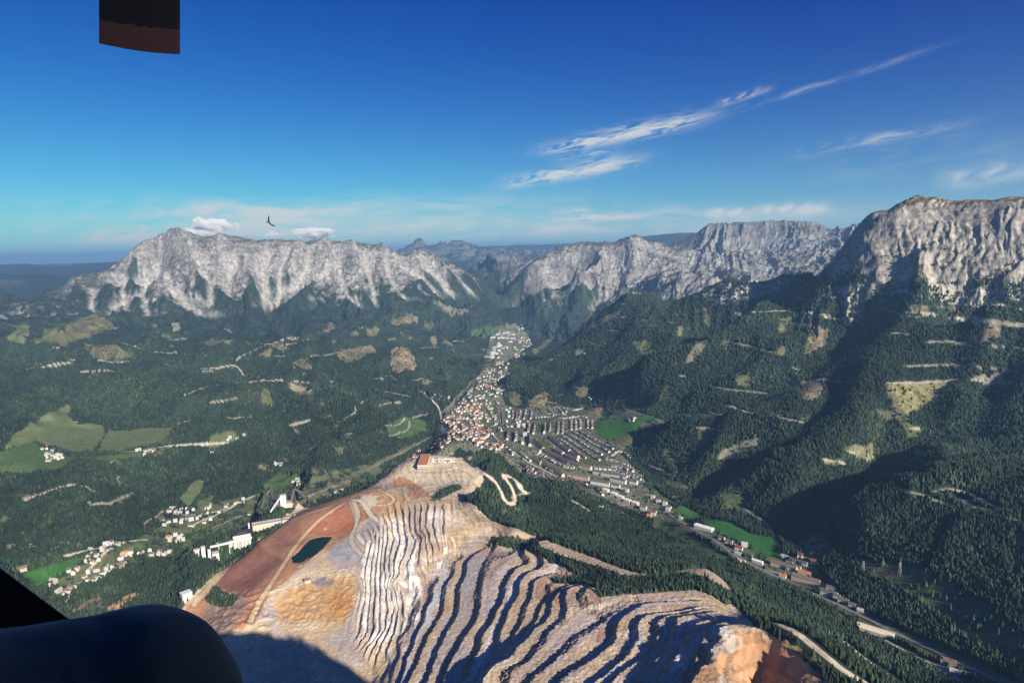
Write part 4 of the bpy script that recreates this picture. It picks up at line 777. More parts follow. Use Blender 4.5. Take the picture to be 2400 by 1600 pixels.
# ------------------------------------------------------------------ ground meshes
Hg = H + (forest * sm(DD, 3600, 5200) * (1 - sm(DD, 15000, 20000))) * (7 * noise(X / 17, Y / 17, 801) + 5 * noise(X / 8, Y / 8, 802))
RGB *= (1 + (forest * sm(DD, 2500, 4000))[..., None] * (.35 * noise(X / 21, Y / 21, 803)[..., None]))
RGB = np.clip(RGB, .01, .85)
zone = np.zeros(H.shape, np.int8)
zone[(DD > 15000)] = 6
zone[(AA < .02) & (DD > 7700) & (DD <= 15000) & (H > 250)] = 1
zone[(AA >= .02) & (DD > 8600) & (DD <= 17000) & (H > 60)] = 2
zone[(AA > .36) & (DD > 3900) & (DD < 8000) & (H > 700)] = 3
zone[Z_mine] = 4; zone[Z_set & (zone == 0)] = 7; zone[meadow_m & (zone != 4) & (zone != 1)] = 5
ZN = {0: ('hills', 'wooded hills with clearings on both sides of the valley'), 1: ('mountain', 'long pale limestone massif with a small cloud on its summit'), 2: ('mountain', 'limestone mountain group behind the lake with a flat rocky plateau'),
      3: ('mountain', 'steep grey rock wall rising above the forest on the right'), 4: ('quarry_ground', 'terraced open pit ore mine in tan, white and rust red rock'), 5: ('meadow', 'green and olive meadows cut out of the forest'),
      6: ('hills', 'far hazy blue ridges on the horizon'), 7: ('valley_floor', 'grassy and gravelly ground under the town and the hamlets')}
V = np.stack([X, Y, Hg], -1).reshape(-1, 3); VC = RGB.reshape(-1, 3)
fz = zone[:-1, :-1]
i_, j_ = np.meshgrid(np.arange(NI - 1), np.arange(NJ - 1), indexing='ij')
q = np.stack([i_ * NJ + j_, (i_ + 1) * NJ + j_, (i_ + 1) * NJ + j_ + 1, i_ * NJ + j_ + 1], -1)[:, :, ::-1]
for z, (nm, lab) in ZN.items():
    f = q[fz == z]
    if not len(f): continue
    used, inv = np.unique(f, return_inverse=True)
    tag(link(nm, mesh_from(V[used], [inv.reshape(f.shape)], nm, VC[used], [{1: M_rock, 2: M_rock, 3: M_cliff, 4: M_pit}.get(z, M_ground)])), lab, nm.replace('_', ' '), None, 'structure')
# the land outside the picture, all round
az_o = np.concatenate([np.linspace(AZL, R(100), 64), np.linspace(R(100), 2 * math.pi - AZL, 50)[1:]])
AO, LO = np.meshgrid(az_o, ld[::3] if (NI - 1) % 3 == 0 else np.append(ld[::3], ld[-1]))
ii = np.clip(np.searchsorted(ld, LO[:, 0] - 1e-9), 0, NI - 1)
tt = sm((AO - AZL) / (2 * math.pi - 2 * AZL), 0, 1)
DO = np.exp(LO); XO = DO * np.sin(AO); YO = DO * np.cos(AO)
HO = Hg[ii, -1][:, None] * (1 - tt) + Hg[ii, 0][:, None] * tt + np.sin(tt * math.pi) * (60 * fbm(XO / 900, YO / 900, 4, 900) + 200 * sm(DO, 1500, 8000) * fbm(XO / 4000, YO / 4000, 3, 910))
sf = (np.hypot(XO - SX, YO - SY) < 620); HO = np.where(sf, np.maximum(HO, summit(XO, YO)), HO)
CO = np.broadcast_to(np.array((.05, .06, .035), np.float32), HO.shape + (3,)) * (1 + .5 * fbm(XO / 100, YO / 100, 3, 920))[..., None]
nj = len(az_o); ni = HO.shape[0]; i_, j_ = np.meshgrid(np.arange(ni - 1), np.arange(nj - 1), indexing='ij')
qo = np.stack([i_ * nj + j_, i_ * nj + j_ + 1, (i_ + 1) * nj + j_ + 1, (i_ + 1) * nj + j_], -1).reshape(-1, 4)
tag(link('terrain', mesh_from(np.stack([XO, YO, HO], -1).reshape(-1, 3), [qo], 'terrain', CO.reshape(-1, 3), [M_ground])), 'wooded land around and behind the mine', 'terrain', None, 'structure')
# pond
ps = castl(POND, 8, True); pv = np.array([xy(c) + (pz,) for c in ps]); cx, cy = pv[:, 0].mean(), pv[:, 1].mean()
pv[:, 0] = cx + (pv[:, 0] - cx) * 1.03; pv[:, 1] = cy + (pv[:, 1] - cy) * 1.03
pm = mesh_from(pv, [np.arange(len(pv))[None]], 'pond_water', None, [mat('pond_green', (.002, .026, .026), .55, .08, .05, .15)])
tag(link('pond_water', pm), 'dark teal settling pond on the red dump beside the haul road', 'pond', None, 'structure')

# ------------------------------------------------------------------ woods
def hat(x, y):
    az = math.atan2(x, y); l = math.log(math.hypot(x, y))
    fa = (az + AZL) / (az_f[1] - az_f[0]); fa = min(max(fa, 0), NJ - 1.001); il = min(max(int(np.searchsorted(ld, l)) - 1, 0), NI - 2)
    t = (l - ld[il]) / (ld[il + 1] - ld[il]); ia = int(fa); s = fa - ia
    return float((H[il, ia] * (1 - s) + H[il, ia + 1] * s) * (1 - t) + (H[il + 1, ia] * (1 - s) + H[il + 1, ia + 1] * s) * t)
rng = np.random.default_rng(7)
tanv = (H + 26 - ZC) / DD
vis = tanv >= np.maximum.accumulate(np.where(DD > 500, (H - ZC) / DD, -9), axis=0) - .012
def project(x, y, z):
    p = np.stack([x, y, z - ZC], -1); f = p @ fw; return 1200 + F * (p @ RT) / f, 800 - F * (p @ UP) / f
cell = np.gradient(DD, axis=0) * DD * (az_f[1] - az_f[0])
PU, PV = project(X, Y, H)
inview = (PU > -90) & (PU < 2490) & (PV < 1760) & vis & (DD > 820)
def scatter(mask, area):
    p = cell / area * (mask & inview)
    n = rng.poisson(np.clip(p, 0, 6)); i, j = np.nonzero(n); r = n[i, j]; i = np.repeat(i, r); j = np.repeat(j, r)
    fi = i + rng.random(len(i)) - .5; fj = j + rng.random(len(j)) - .5
    fi = np.clip(fi, 0, NI - 1.01); fj = np.clip(fj, 0, NJ - 1.01); i0 = fi.astype(int); j0 = fj.astype(int); ti = fi - i0; tj = fj - j0
    l = ld[i0] * (1 - ti) + ld[i0 + 1] * ti; a = az_f[j0] * (1 - tj) + az_f[j0 + 1] * tj; d = np.exp(l)
    h = (H[i0, j0] * (1 - tj) + H[i0, j0 + 1] * tj) * (1 - ti) + (H[i0 + 1, j0] * (1 - tj) + H[i0 + 1, j0 + 1] * tj) * ti
    return d * np.sin(a), d * np.cos(a), h, d, i0, j0
thin = forest & (n2 + nf * .4 > -.62)
xs = [scatter(thin & (DD < 2700), 42), scatter(thin & (DD >= 2700) & (DD < 4300), 75), scatter(thin & (DD >= 4300) & (DD < 6600), 190)]
TX, TY, TZ, TDi, TI, TJ = [np.concatenate([a[k] for a in xs]) for k in range(6)]
gx = SX + (rng.random(900) - .5) * 420; gy = SY + (rng.random(900) - .5) * 420; gz = summit(gx, gy); gp = np.stack([gx, gy, gz + 24 - ZC], -1); kk = (gz > 640) & (800 - F * (gp @ UP) / np.maximum(gp @ fw, 1) > 1640)
TX, TY, TZ = np.append(TX, gx[kk]), np.append(TY, gy[kk]), np.append(TZ, gz[kk]); TDi = np.append(TDi, np.hypot(gx, gy)[kk]); TI = np.append(TI, np.zeros(kk.sum(), int)); TJ = np.append(TJ, np.zeros(kk.sum(), int))
TH = (11 + 11 * rng.random(len(TX)) ** .8) * (1 + .12 * n1[TI, TJ]) * np.where(TDi > 4300, 1.12, 1)
TR = TH * (.20 + .06 * rng.random(len(TX))) * np.where(TDi > 4300, 1.25, 1)
strip_t = strip[TI, TJ]; TH = np.where(strip_t, TH * .62, TH); TR = np.where(strip_t, TR * .72, TR)
tcol = np.array((.027, .045, .029))[None] * (1 + .8 * (rng.random(len(TX)) - .5))[:, None] * np.clip(1.05 + .7 * n3[TI, TJ] + .55 * n2[TI, TJ] + .3 * n1[TI, TJ], .4, 2)[:, None]
k = rng.random(len(TX)) < np.clip(.08 + .8 * n1[TI, TJ], .02, .7); tcol[k] = tcol[k] * np.array((1.6, 1.5, 1.1)); k2 = k & (TDi > 2700); TR[k] *= 1.3; TH[k] *= .85
k = rng.random(len(TX)) < .006; tcol[k] = np.array((.10, .085, .055))
print('trees', len(TX), round(time.time() - T0, 1))
def bake_trees(name, sel, sides, rings, label, cat, jit=.22, colr=None, hh=None, rr_=None):
    """one mesh for a whole wood; rings: (height, radius) pairs, closed by a tip"""
    n = len(sel); x, y, z = TX[sel], TY[sel], TZ[sel]; h, r = TH[sel], TR[sel]
    a0 = rng.random(n) * 6.28; vs = []
    lean = (rng.random((n, 2)) - .5) * .08
    for zr, rr in rings:
        for s in range(sides):
            a = a0 + (s + .5 * (zr * 10 % 2 > 1)) * 2 * math.pi / sides; q_ = rr * r * (1 + jit * 2 * (rng.random(n) - .5)); dz = (rng.random(n) - .5) * .06 * h
            vs.append(np.stack([x + q_ * np.cos(a) + lean[:, 0] * h * zr, y + q_ * np.sin(a) + lean[:, 1] * h * zr, z + h * zr + dz], -1))
    vs.append(np.stack([x + lean[:, 0] * h, y + lean[:, 1] * h, z + h], -1))
    VV = np.stack(vs, 1); m = VV.shape[1]; base = (np.arange(n) * m)[:, None, None]
    Q4 = np.array([[r_ * sides + s, r_ * sides + (s + 1) % sides, (r_ + 1) * sides + (s + 1) % sides, (r_ + 1) * sides + s] for r_ in range(len(rings) - 1) for s in range(sides)])
    top = (len(rings) - 1) * sides
    T3 = np.array([[top + s, top + (s + 1) % sides, m - 1] for s in range(sides)])
    fl = ([(Q4[None] + base).reshape(-1, 4)] if len(rings) > 1 else []) + [(T3[None] + base).reshape(-1, 3)]
    cc = np.repeat((colr if colr is not None else tcol)[sel] * np.ones((n, 1)), m, 0)
    return tag(link(name, mesh_from(VV.reshape(-1, 3), fl, name, cc, [M_tree])), label, cat, None, 'stuff')
# the conifers that show largest become trees of their own
TU, TV = project(TX, TY, TZ + TH * .5)
show = (TU > 10) & (TU < 2390) & (TV < 1585) & ~((TU < 560) & (TV > 1400))
tt_ = (TZ + TH * .9 - ZC) / TDi
runmax = np.maximum.accumulate(np.where(DD > 500, (H + 3 - ZC) / DD, -9), axis=0)
show &= tt_ > runmax[TI, TJ] - .001
size = np.where(show, TH / TDi, 0)
big = np.argsort(-size)[:NTREE]; rest = np.ones(len(TX), bool); rest[big] = False
sel_n = np.nonzero(rest & (TDi < 2700))[0]; sel_f = np.nonzero(rest & (TDi >= 2700))[0]
bake_trees('conifer_forest', sel_n, 6, [(.07, 1.0), (.36, .66), (.68, .34)], 'dense dark conifer forest on the near slopes and around the mine', 'forest')
bake_trees('hillside_forest', sel_f, 5, [(.10, 1.0), (.5, .62)], 'dark conifer forest covering the hillsides beyond the town', 'forest')
def crown_mesh(seed):
    rs = random.Random(seed); V_, F_ = [], []
    tiers = 6
    for t_ in range(tiers):
        z0 = .10 + .80 * t_ / tiers; z1 = min(1, z0 + .30 - .02 * t_); rad = 1.05 * (1 - t_ / tiers) ** .85; b = len(V_); n = 11
        for s in range(n):
            a = 2 * math.pi * (s + rs.uniform(-.3, .3)) / n; rr = rad * (rs.uniform(.62, .8) if s % 2 else rs.uniform(.9, 1.18))
            V_.append((rr * math.cos(a), rr * math.sin(a), z0 - (0 if s % 2 else .035) + rs.uniform(-.015, .015)))
        V_.append((rs.uniform(-.03, .03), rs.uniform(-.03, .03), z1)); V_.append((0, 0, z0 + .05))
        for s in range(n): F_.append((b + s, b + (s + 1) % n, b + n)); F_.append((b + (s + 1) % n, b + s, b + n + 1))
    me = bpy.data.meshes.new('crown'); me.from_pydata(V_, [], F_); return me
M_sp = [mat('spruce_' + n_, c, .9, .15, .9, .35) for n_, c in (('dark', (.026, .042, .026)), ('mid', (.036, .055, .030)), ('light', (.058, .078, .034)))]
M_bark = mat('bark', (.09, .065, .045), .9, .1, 2, .3)
crowns = []
for q_ in range(6):
    c_ = crown_mesh(q_); c_.materials.append(M_sp[q_ % 3]); crowns.append(c_)
def cyl(r0, r1, z0, z1, n=7):
    V_ = [(r0 * math.cos(6.2832 * s / n), r0 * math.sin(6.2832 * s / n), z0) for s in range(n)] + [(r1 * math.cos(6.2832 * s / n), r1 * math.sin(6.2832 * s / n), z1) for s in range(n)]
    return V_, [(s, (s + 1) % n, n + (s + 1) % n, n + s) for s in range(n)] + [tuple(range(n, 2 * n))]
tm = bpy.data.meshes.new('trunk'); v_, f_ = cyl(.075, .03, -.04, .6); tm.from_pydata(v_, [], f_); tm.materials.append(M_bark)
def tree_label(u, v, i, c, h):
    look = ('short ' if h < 14.5 else 'tall ' if h > 18.5 else '') + ('very dark', 'dark green', 'light green')[c % 3]
    if strip_t[i]: return look + ' conifer on the green bench below the mine rim road', 'conifers on the benches of the mine'
    if u > 1750 and v > 1470:
        w_ = 'right of' if u > 2080 else ('below' if v > 1540 else 'above')
        return look + ' conifer ' + w_ + ' the pale haul road ' + ('near the cream warehouse' if u > 1960 and v < 1530 else 'near the orange mine bench' if u < 1960 else 'near the gravel lane'), 'conifers beside the pale haul road'
    if u > 1500: return look + ' conifer in the wood ' + ('beside the valley village' if v < 1420 else 'above the highway' if u > 1900 else 'behind the orange mine bench'), 'conifers between the mine rim and the valley road'
    if u > 1000: return look + ' conifer on the wooded knoll between the mine and the town', 'conifers on the knoll above the town'
    return look + ' conifer on the wooded hillock left of the ore plant', 'conifers left of the ore plant'
for k_ in big:
    e = bpy.data.objects.new('conifer_tree', None); col.objects.link(e); e.empty_display_size = 1
    e.location = (TX[k_], TY[k_], TZ[k_]); e.rotation_euler = (0, 0, rng.random() * 6.28); e.scale = (TR[k_] * 1.1, TR[k_] * 1.1, TH[k_])
    ci = int(rng.random() * 6); lab, grp = tree_label(TU[k_], TV[k_], k_, ci, TH[k_]); tag(e, lab, 'tree', grp)
    link('crown', crowns[ci], e)
    link('trunk', tm, e)
# broadleaf trees between the houses, in the meadows' edges and along the roads
edge_m = (blur(meadow_m, 1, 2) > .05) & (blur(meadow_m, 1, 2) < .6) & ~Z_mine
bl = scatter((forest_town | (Z_town & (n2 + .6 * nf > .15) & ~meadow_m)) & ~Z_mine & (DD < 7200), 420)
b2 = scatter(edge_m & (n1 > -.05) & (DD < 6000), 330)
b3 = scatter(meadow_m & (nf + n2 > .75) & (DD < 4500), 1500)
BX, BY, BZ, BD, BI, BJ = [np.concatenate([a[k] for a in (bl, b2, b3)]) for k in range(6)]
keep_tx = (TX, TY, TZ, TH, TR)
BH = 6 + 6 * rng.random(len(BX)); BR = BH * (.42 + .14 * rng.random(len(BX)))
bcol = np.array((.045, .072, .026))[None] * (1 + .6 * (rng.random(len(BX)) - .5))[:, None]

# ------------------------------------------------------------------ buildings
WALLS = {n_: mat('wall_' + n_, c, .85, .2, .35, .12) for n_, c in {'white': (.62, .60, .55), 'cream': (.56, .50, .40), 'pink': (.52, .42, .36), 'grey': (.50, .49, .47), 'yellow': (.54, .46, .31), 'concrete': (.60, .57, .51)}.items()}
ROOFS = {n_: mat('roof_' + n_, c, .85, .2, .5, .2) for n_, c in {'dark grey': (.12, .12, .12), 'brown': (.19, .14, .11), 'red': (.20, .075, .058), 'pale grey': (.42, .42, .42), 'rust': (.48, .20, .10), 'white': (.75, .74, .72), 'cream': (.68, .60, .44)}.items()}
M_glass = mat('window_glass', (.03, .035, .045), .15, .5); M_door = mat('garage_door', (.20, .18, .17), .6, .3)
def box(x0, x1, y0, y1, z0, z1, b=0):
    v = [(x, y, z) for z in (z0, z1) for x, y in ((x0, y0), (x1, y0), (x1, y1), (x0, y1))]
    f = [(0, 3, 2, 1), (4, 5, 6, 7), (0, 1, 5, 4), (1, 2, 6, 5), (2, 3, 7, 6), (3, 0, 4, 7)]
    return v, [tuple(i + b for i in q_) for q_ in f]
def add_box(VV, FF, *a):
    v, f = box(*a, b=len(VV)); VV += v; FF += f
def house_geo(L, W, h, roof):
    if h < 14: L, W, h = L * 1.16, W * 1.16, h * 1.3
    """walls, roof and window strips of one building, length along x, its foot on z = 0"""
    wv, wf, rv, rf, gv, gf = [], [], [], [], [], []
    l, w = L / 2, W / 2
    if roof == 'flat':
        add_box(wv, wf, -l, l, -w, w, -6, h); add_box(rv, rf, -l - .3, l + .3, -w - .3, w + .3, h, h + .6)
    else:
        rh = W * (.42 if roof == 'gable' else .16)
        wv += [(-l, -w, -6), (l, -w, -6), (l, w, -6), (-l, w, -6), (-l, -w, h), (l, -w, h), (l, w, h), (-l, w, h), (-l, 0, h + rh), (l, 0, h + rh)]
        wf += [(0, 1, 5, 4), (1, 2, 6, 9, 5), (2, 3, 7, 6), (3, 0, 4, 8, 7)]
        o = .7; k = rh / w
        for s in (-1, 1):
            b = len(rv)
            rv += [(-l - o, s * (w + o), h - o * k), (l + o, s * (w + o), h - o * k), (l + o, 0, h + rh), (-l - o, 0, h + rh)]
            rv += [(x, y, z + .35) for x, y, z in rv[b:b + 4]]
            rf += [tuple(b + i for i in q_) for q_ in ((0, 1, 2, 3), (4, 5, 6, 7), (0, 1, 5, 4), (1, 2, 6, 5), (3, 0, 4, 7))]
        if L > 9: add_box(rv, rf, l * .3, l * .3 + .9, -w * .35 - .45, -w * .35 + .45, h, h + rh + .9)
    n = max(1, int(h // 4.5)) if L > 13 else 1; m = max(2, int(L // (5 if L < 40 else 9)))
    for s in (-1, 1):
        for a in range(n):
            for c in range(m):
                x = -l + L * (c + .5) / m; add_box(gv, gf, x - .6, x + .6, min(s * (w - .05), s * (w + .06)), max(s * (w - .05), s * (w + .06)), 1 + a * 3, 2.4 + a * 3)
    return (wv, wf), (rv, rf), (gv, gf)
HOUSES = []      # every house: place, size, look, where it stands
def hz(x, y):
    return hat(x, y)
def place(u, v, ang, L, W, h, wall, roofc, roof, where, group, name='house', cat='house', az_dir=None):
    c = cast(u, v)
    if c is None: return
    x, y = xy(c); HOUSES.append(dict(x=x, y=y, z=hz(x, y), a=ang, L=L, W=W, h=h, wall=wall, roofc=roofc, roof=roof, where=where, group=group, name=name, cat=cat, px=L / math.hypot(x, y), u=u, v=v))
def between(p, q_, W, h, wall, roofc, roof, where, group, name='apartment_block', cat='apartment block'):
    a, b = cast(*p), cast(*q_)
    if a is None or b is None: return
    (x0, y0), (x1, y1) = xy(a), xy(b); x, y = (x0 + x1) / 2, (y0 + y1) / 2; L = math.hypot(x1 - x0, y1 - y0)
    if L > 160: L = 160
    HOUSES.append(dict(x=x, y=y, z=min(hz(x, y), hz(x0, y0), hz(x1, y1)) + 1, a=math.atan2(y1 - y0, x1 - x0), L=L, W=W, h=h, wall=wall, roofc=roofc, roof=roof, where=where, group=group, name=name, cat=cat, px=L / math.hypot(x, y), u=(p[0] + q_[0]) / 2, v=(p[1] + q_[1]) / 2))
rh = random.Random(11)
def row(pts, gap, L, W, h, walls, roofs, roof, where, group, name='house', cat='house', turn=0, jit=.1):
    cs = castl(curve(pts, 4), 6); P = [xy(c) for c in cs]; s = 0; nxt = gap * .5
    for (x0, y0), (x1, y1) in zip(P[:-1], P[1:]):
        e = math.hypot(x1 - x0, y1 - y0)
        if e > 200: continue
        while s + e > nxt:
            t = (nxt - s) / e; x = x0 + (x1 - x0) * t; y = y0 + (y1 - y0) * t; x += rh.uniform(-1, 1) * jit * 10; y += rh.uniform(-1, 1) * jit * 10
            k = rh.uniform(.88, 1.12); z = hz(x, y); pu, pv = project(np.array([x]), np.array([y]), np.array([z]))
            HOUSES.append(dict(x=x, y=y, z=z, a=math.atan2(y1 - y0, x1 - x0) + turn + rh.uniform(-.06, .06), L=L * k, W=W * k, h=h * k, wall=rh.choice(walls), roofc=rh.choice(roofs), roof=roof, where=where, group=group, name=name, cat=cat, px=L / math.hypot(x, y), u=float(pu[0]), v=float(pv[0])))
            nxt += gap * rh.uniform(.9, 1.1)
        s += e
def scatter_h(pts, n, sizes, walls, roofs, where, group, ang=0, spread=.5, name='house', cat='house', gap=1.25):
    cs = castl(pts, 15, True)
    if len(cs) < 3: return
    P = np.array([xy(c) for c in cs]); x0, y0 = P.min(0); x1, y1 = P.max(0); k = 0; tries = 0
    A_, L_ = [c[0] for c in cs], [c[1] for c in cs]
    while k < n and tries < n * 60:
        tries += 1; x = rh.uniform(x0, x1); y = rh.uniform(y0, y1)
        if not inside(cs, np.array([math.atan2(x, y)]), np.array([math.log(math.hypot(x, y))]))[0]: continue
        L, W, h = rh.choice(sizes); L *= rh.uniform(.85, 1.15)
        if any(abs(q_['x'] - x) < (q_['L'] + L) / 2 * gap and abs(q_['y'] - y) < (q_['W'] + L) / 2 * gap for q_ in HOUSES): continue
        z = hz(x, y); pu, pv = project(np.array([x]), np.array([y]), np.array([z]))
        HOUSES.append(dict(x=x, y=y, z=z, a=ang + rh.uniform(-spread, spread) + rh.choice((0, 0, math.pi / 2)), L=L, W=W, h=h, wall=rh.choice(walls), roofc=rh.choice(roofs), roof='gable', where=where, group=group, name=name, cat=cat, px=L / math.hypot(x, y), u=float(pu[0]), v=float(pv[0]))); k += 1
k1 = lambda x, y: (1000 + .2551 * x, 740 + .2551 * y)
g1 = lambda x, y: (800 + .38265 * x, 1000 + .38265 * y)
q1 = lambda x, y: (1500 + .38265 * x, 1000 + .38265 * y)
e1 = lambda x, y: (.38265 * x, 1000 + .38265 * y)
c1 = lambda x, y: (.5102 * x, 400 + .5102 * y)
WW, DK = ['white', 'white', 'cream', 'white'], ['dark grey', 'brown', 'pale grey', 'brown']
# long blocks of the estate
for i, (a, b, wl, rf_, lab) in enumerate([
 (k1(1295,1480), k1(1490,1515), 'pink', 'brown', 'longest pink apartment block with a brown roof at the foot of the estate'), (k1(1510,1540), k1(1680,1570), 'white', 'dark grey', 'long white apartment block right of the longest pink block'),
 (k1(1690,1515), k1(1830,1545), 'white', 'dark grey', 'white apartment block with a dark roof above the row of five pale cubes'), (k1(1840,1530), k1(1935,1550), 'white', 'dark grey', 'short white apartment block at the right end of the estate'),
 (k1(1120,1405), k1(1245,1475), 'cream', 'brown', 'cream apartment block angled beside the main road of the estate'), (k1(985,1330), k1(1050,1368), 'cream', 'brown', 'left block of the cream pair beside the main road'), (k1(1065,1368), k1(1110,1395), 'white', 'brown', 'right block of the cream pair beside the main road'),
 (k1(985,1150), k1(1072,1240), 'cream', 'dark grey', 'first cream row block of the inner curved street'), (k1(1085,1250), k1(1225,1320), 'cream', 'brown', 'second and longest row block of the inner curved street'), (k1(1238,1330), k1(1305,1362), 'cream', 'dark grey', 'third row block of the inner curved street'),
 (k1(1318,1365), k1(1408,1392), 'cream', 'brown', 'fourth row block of the inner curved street'), (k1(1422,1395), k1(1505,1415), 'cream', 'brown', 'last row block of the inner curved street'),
 (k1(1145,1135), k1(1225,1195), 'white', 'brown', 'first row block of the outer curved street'), (k1(1232,1202), k1(1308,1255), 'cream', 'brown', 'second row block of the outer curved street'), (k1(1325,1275), k1(1390,1310), 'cream', 'dark grey', 'third row block of the outer curved street'),
 (k1(1545,1450), k1(1695,1478), 'cream', 'dark grey', 'long low cream block above the longest pink block'), (k1(1710,1480), k1(1830,1500), 'white', 'dark grey', 'low white block in the right rows of the estate'),
 (k1(940,1120), k1(950,1200), 'grey', 'dark grey', 'grey block end-on to the main road at the estate corner'), (k1(980,1240), k1(1040,1262), 'cream', 'dark grey', 'small cream block below the inner curved street'),
 (k1(1190,1250), k1(1250,1280), 'cream', 'brown', 'short block between the two curved streets'), (k1(1290,1300), k1(1380,1335), 'cream', 'brown', 'longer block between the two curved streets')]):
    between(a, b, 17, 17 if i < 4 else 12, wl, rf_, 'gable', lab, 'apartment blocks of the estate')
for i, (x, y) in enumerate([(1620,402),(1670,425),(1710,445),(1752,466),(1800,482)]):
    place(*g1(x, y), -.75, 26, 17, 13, 'cream', 'white', 'flat', ['first', 'second', 'third', 'fourth', 'fifth'][i] + ' of five pale flat roofed cubes counted from the town', 'pale flat roofed cubes', 'apartment_block', 'apartment block')
for i, (x, y, L, wl, rc, lab) in enumerate([(1735,395,34,'white','pale grey','white block above the second pale cube'),(1680,372,36,'white','dark grey','white block above the first pale cube'),(1850,505,24,'grey','dark grey','grey block beside the red roofed villa'),(1912,538,20,'white','red','white villa with a bright red roof below the cubes'),(1885,560,15,'cream','rust','cream house in front of the red roofed villa'),
   (1908,440,16,'white','pale grey','leftmost of three white towers by the small meadow'),(1942,468,16,'white','pale grey','middle one of three white towers by the small meadow'),(1982,480,18,'white','pale grey','rightmost of three white towers by the small meadow'),(2000,515,14,'grey','pale grey','grey house below the three white towers'),(1790,350,32,'white','dark grey','white block at the upper right edge of the estate')]):
    place(*g1(x, y), -.6, L, 14, 11 if i not in (5, 6, 7) else 16, wl, rc, 'gable' if rc in ('red', 'rust', 'dark grey') else 'flat', lab, None, 'apartment_block', 'apartment block')
for i, (x, y, lab) in enumerate([(845,1025,'left one of two round white tower blocks below the sports field'),(892,1025,'right one of two round white tower blocks below the sports field'),(902,1108,'bright white tower block below the two round ones')]):
    place(*k1(x, y), 1.2, 18, 16, 26, 'white', 'white', 'flat', lab, None, 'apartment_block', 'tower block')
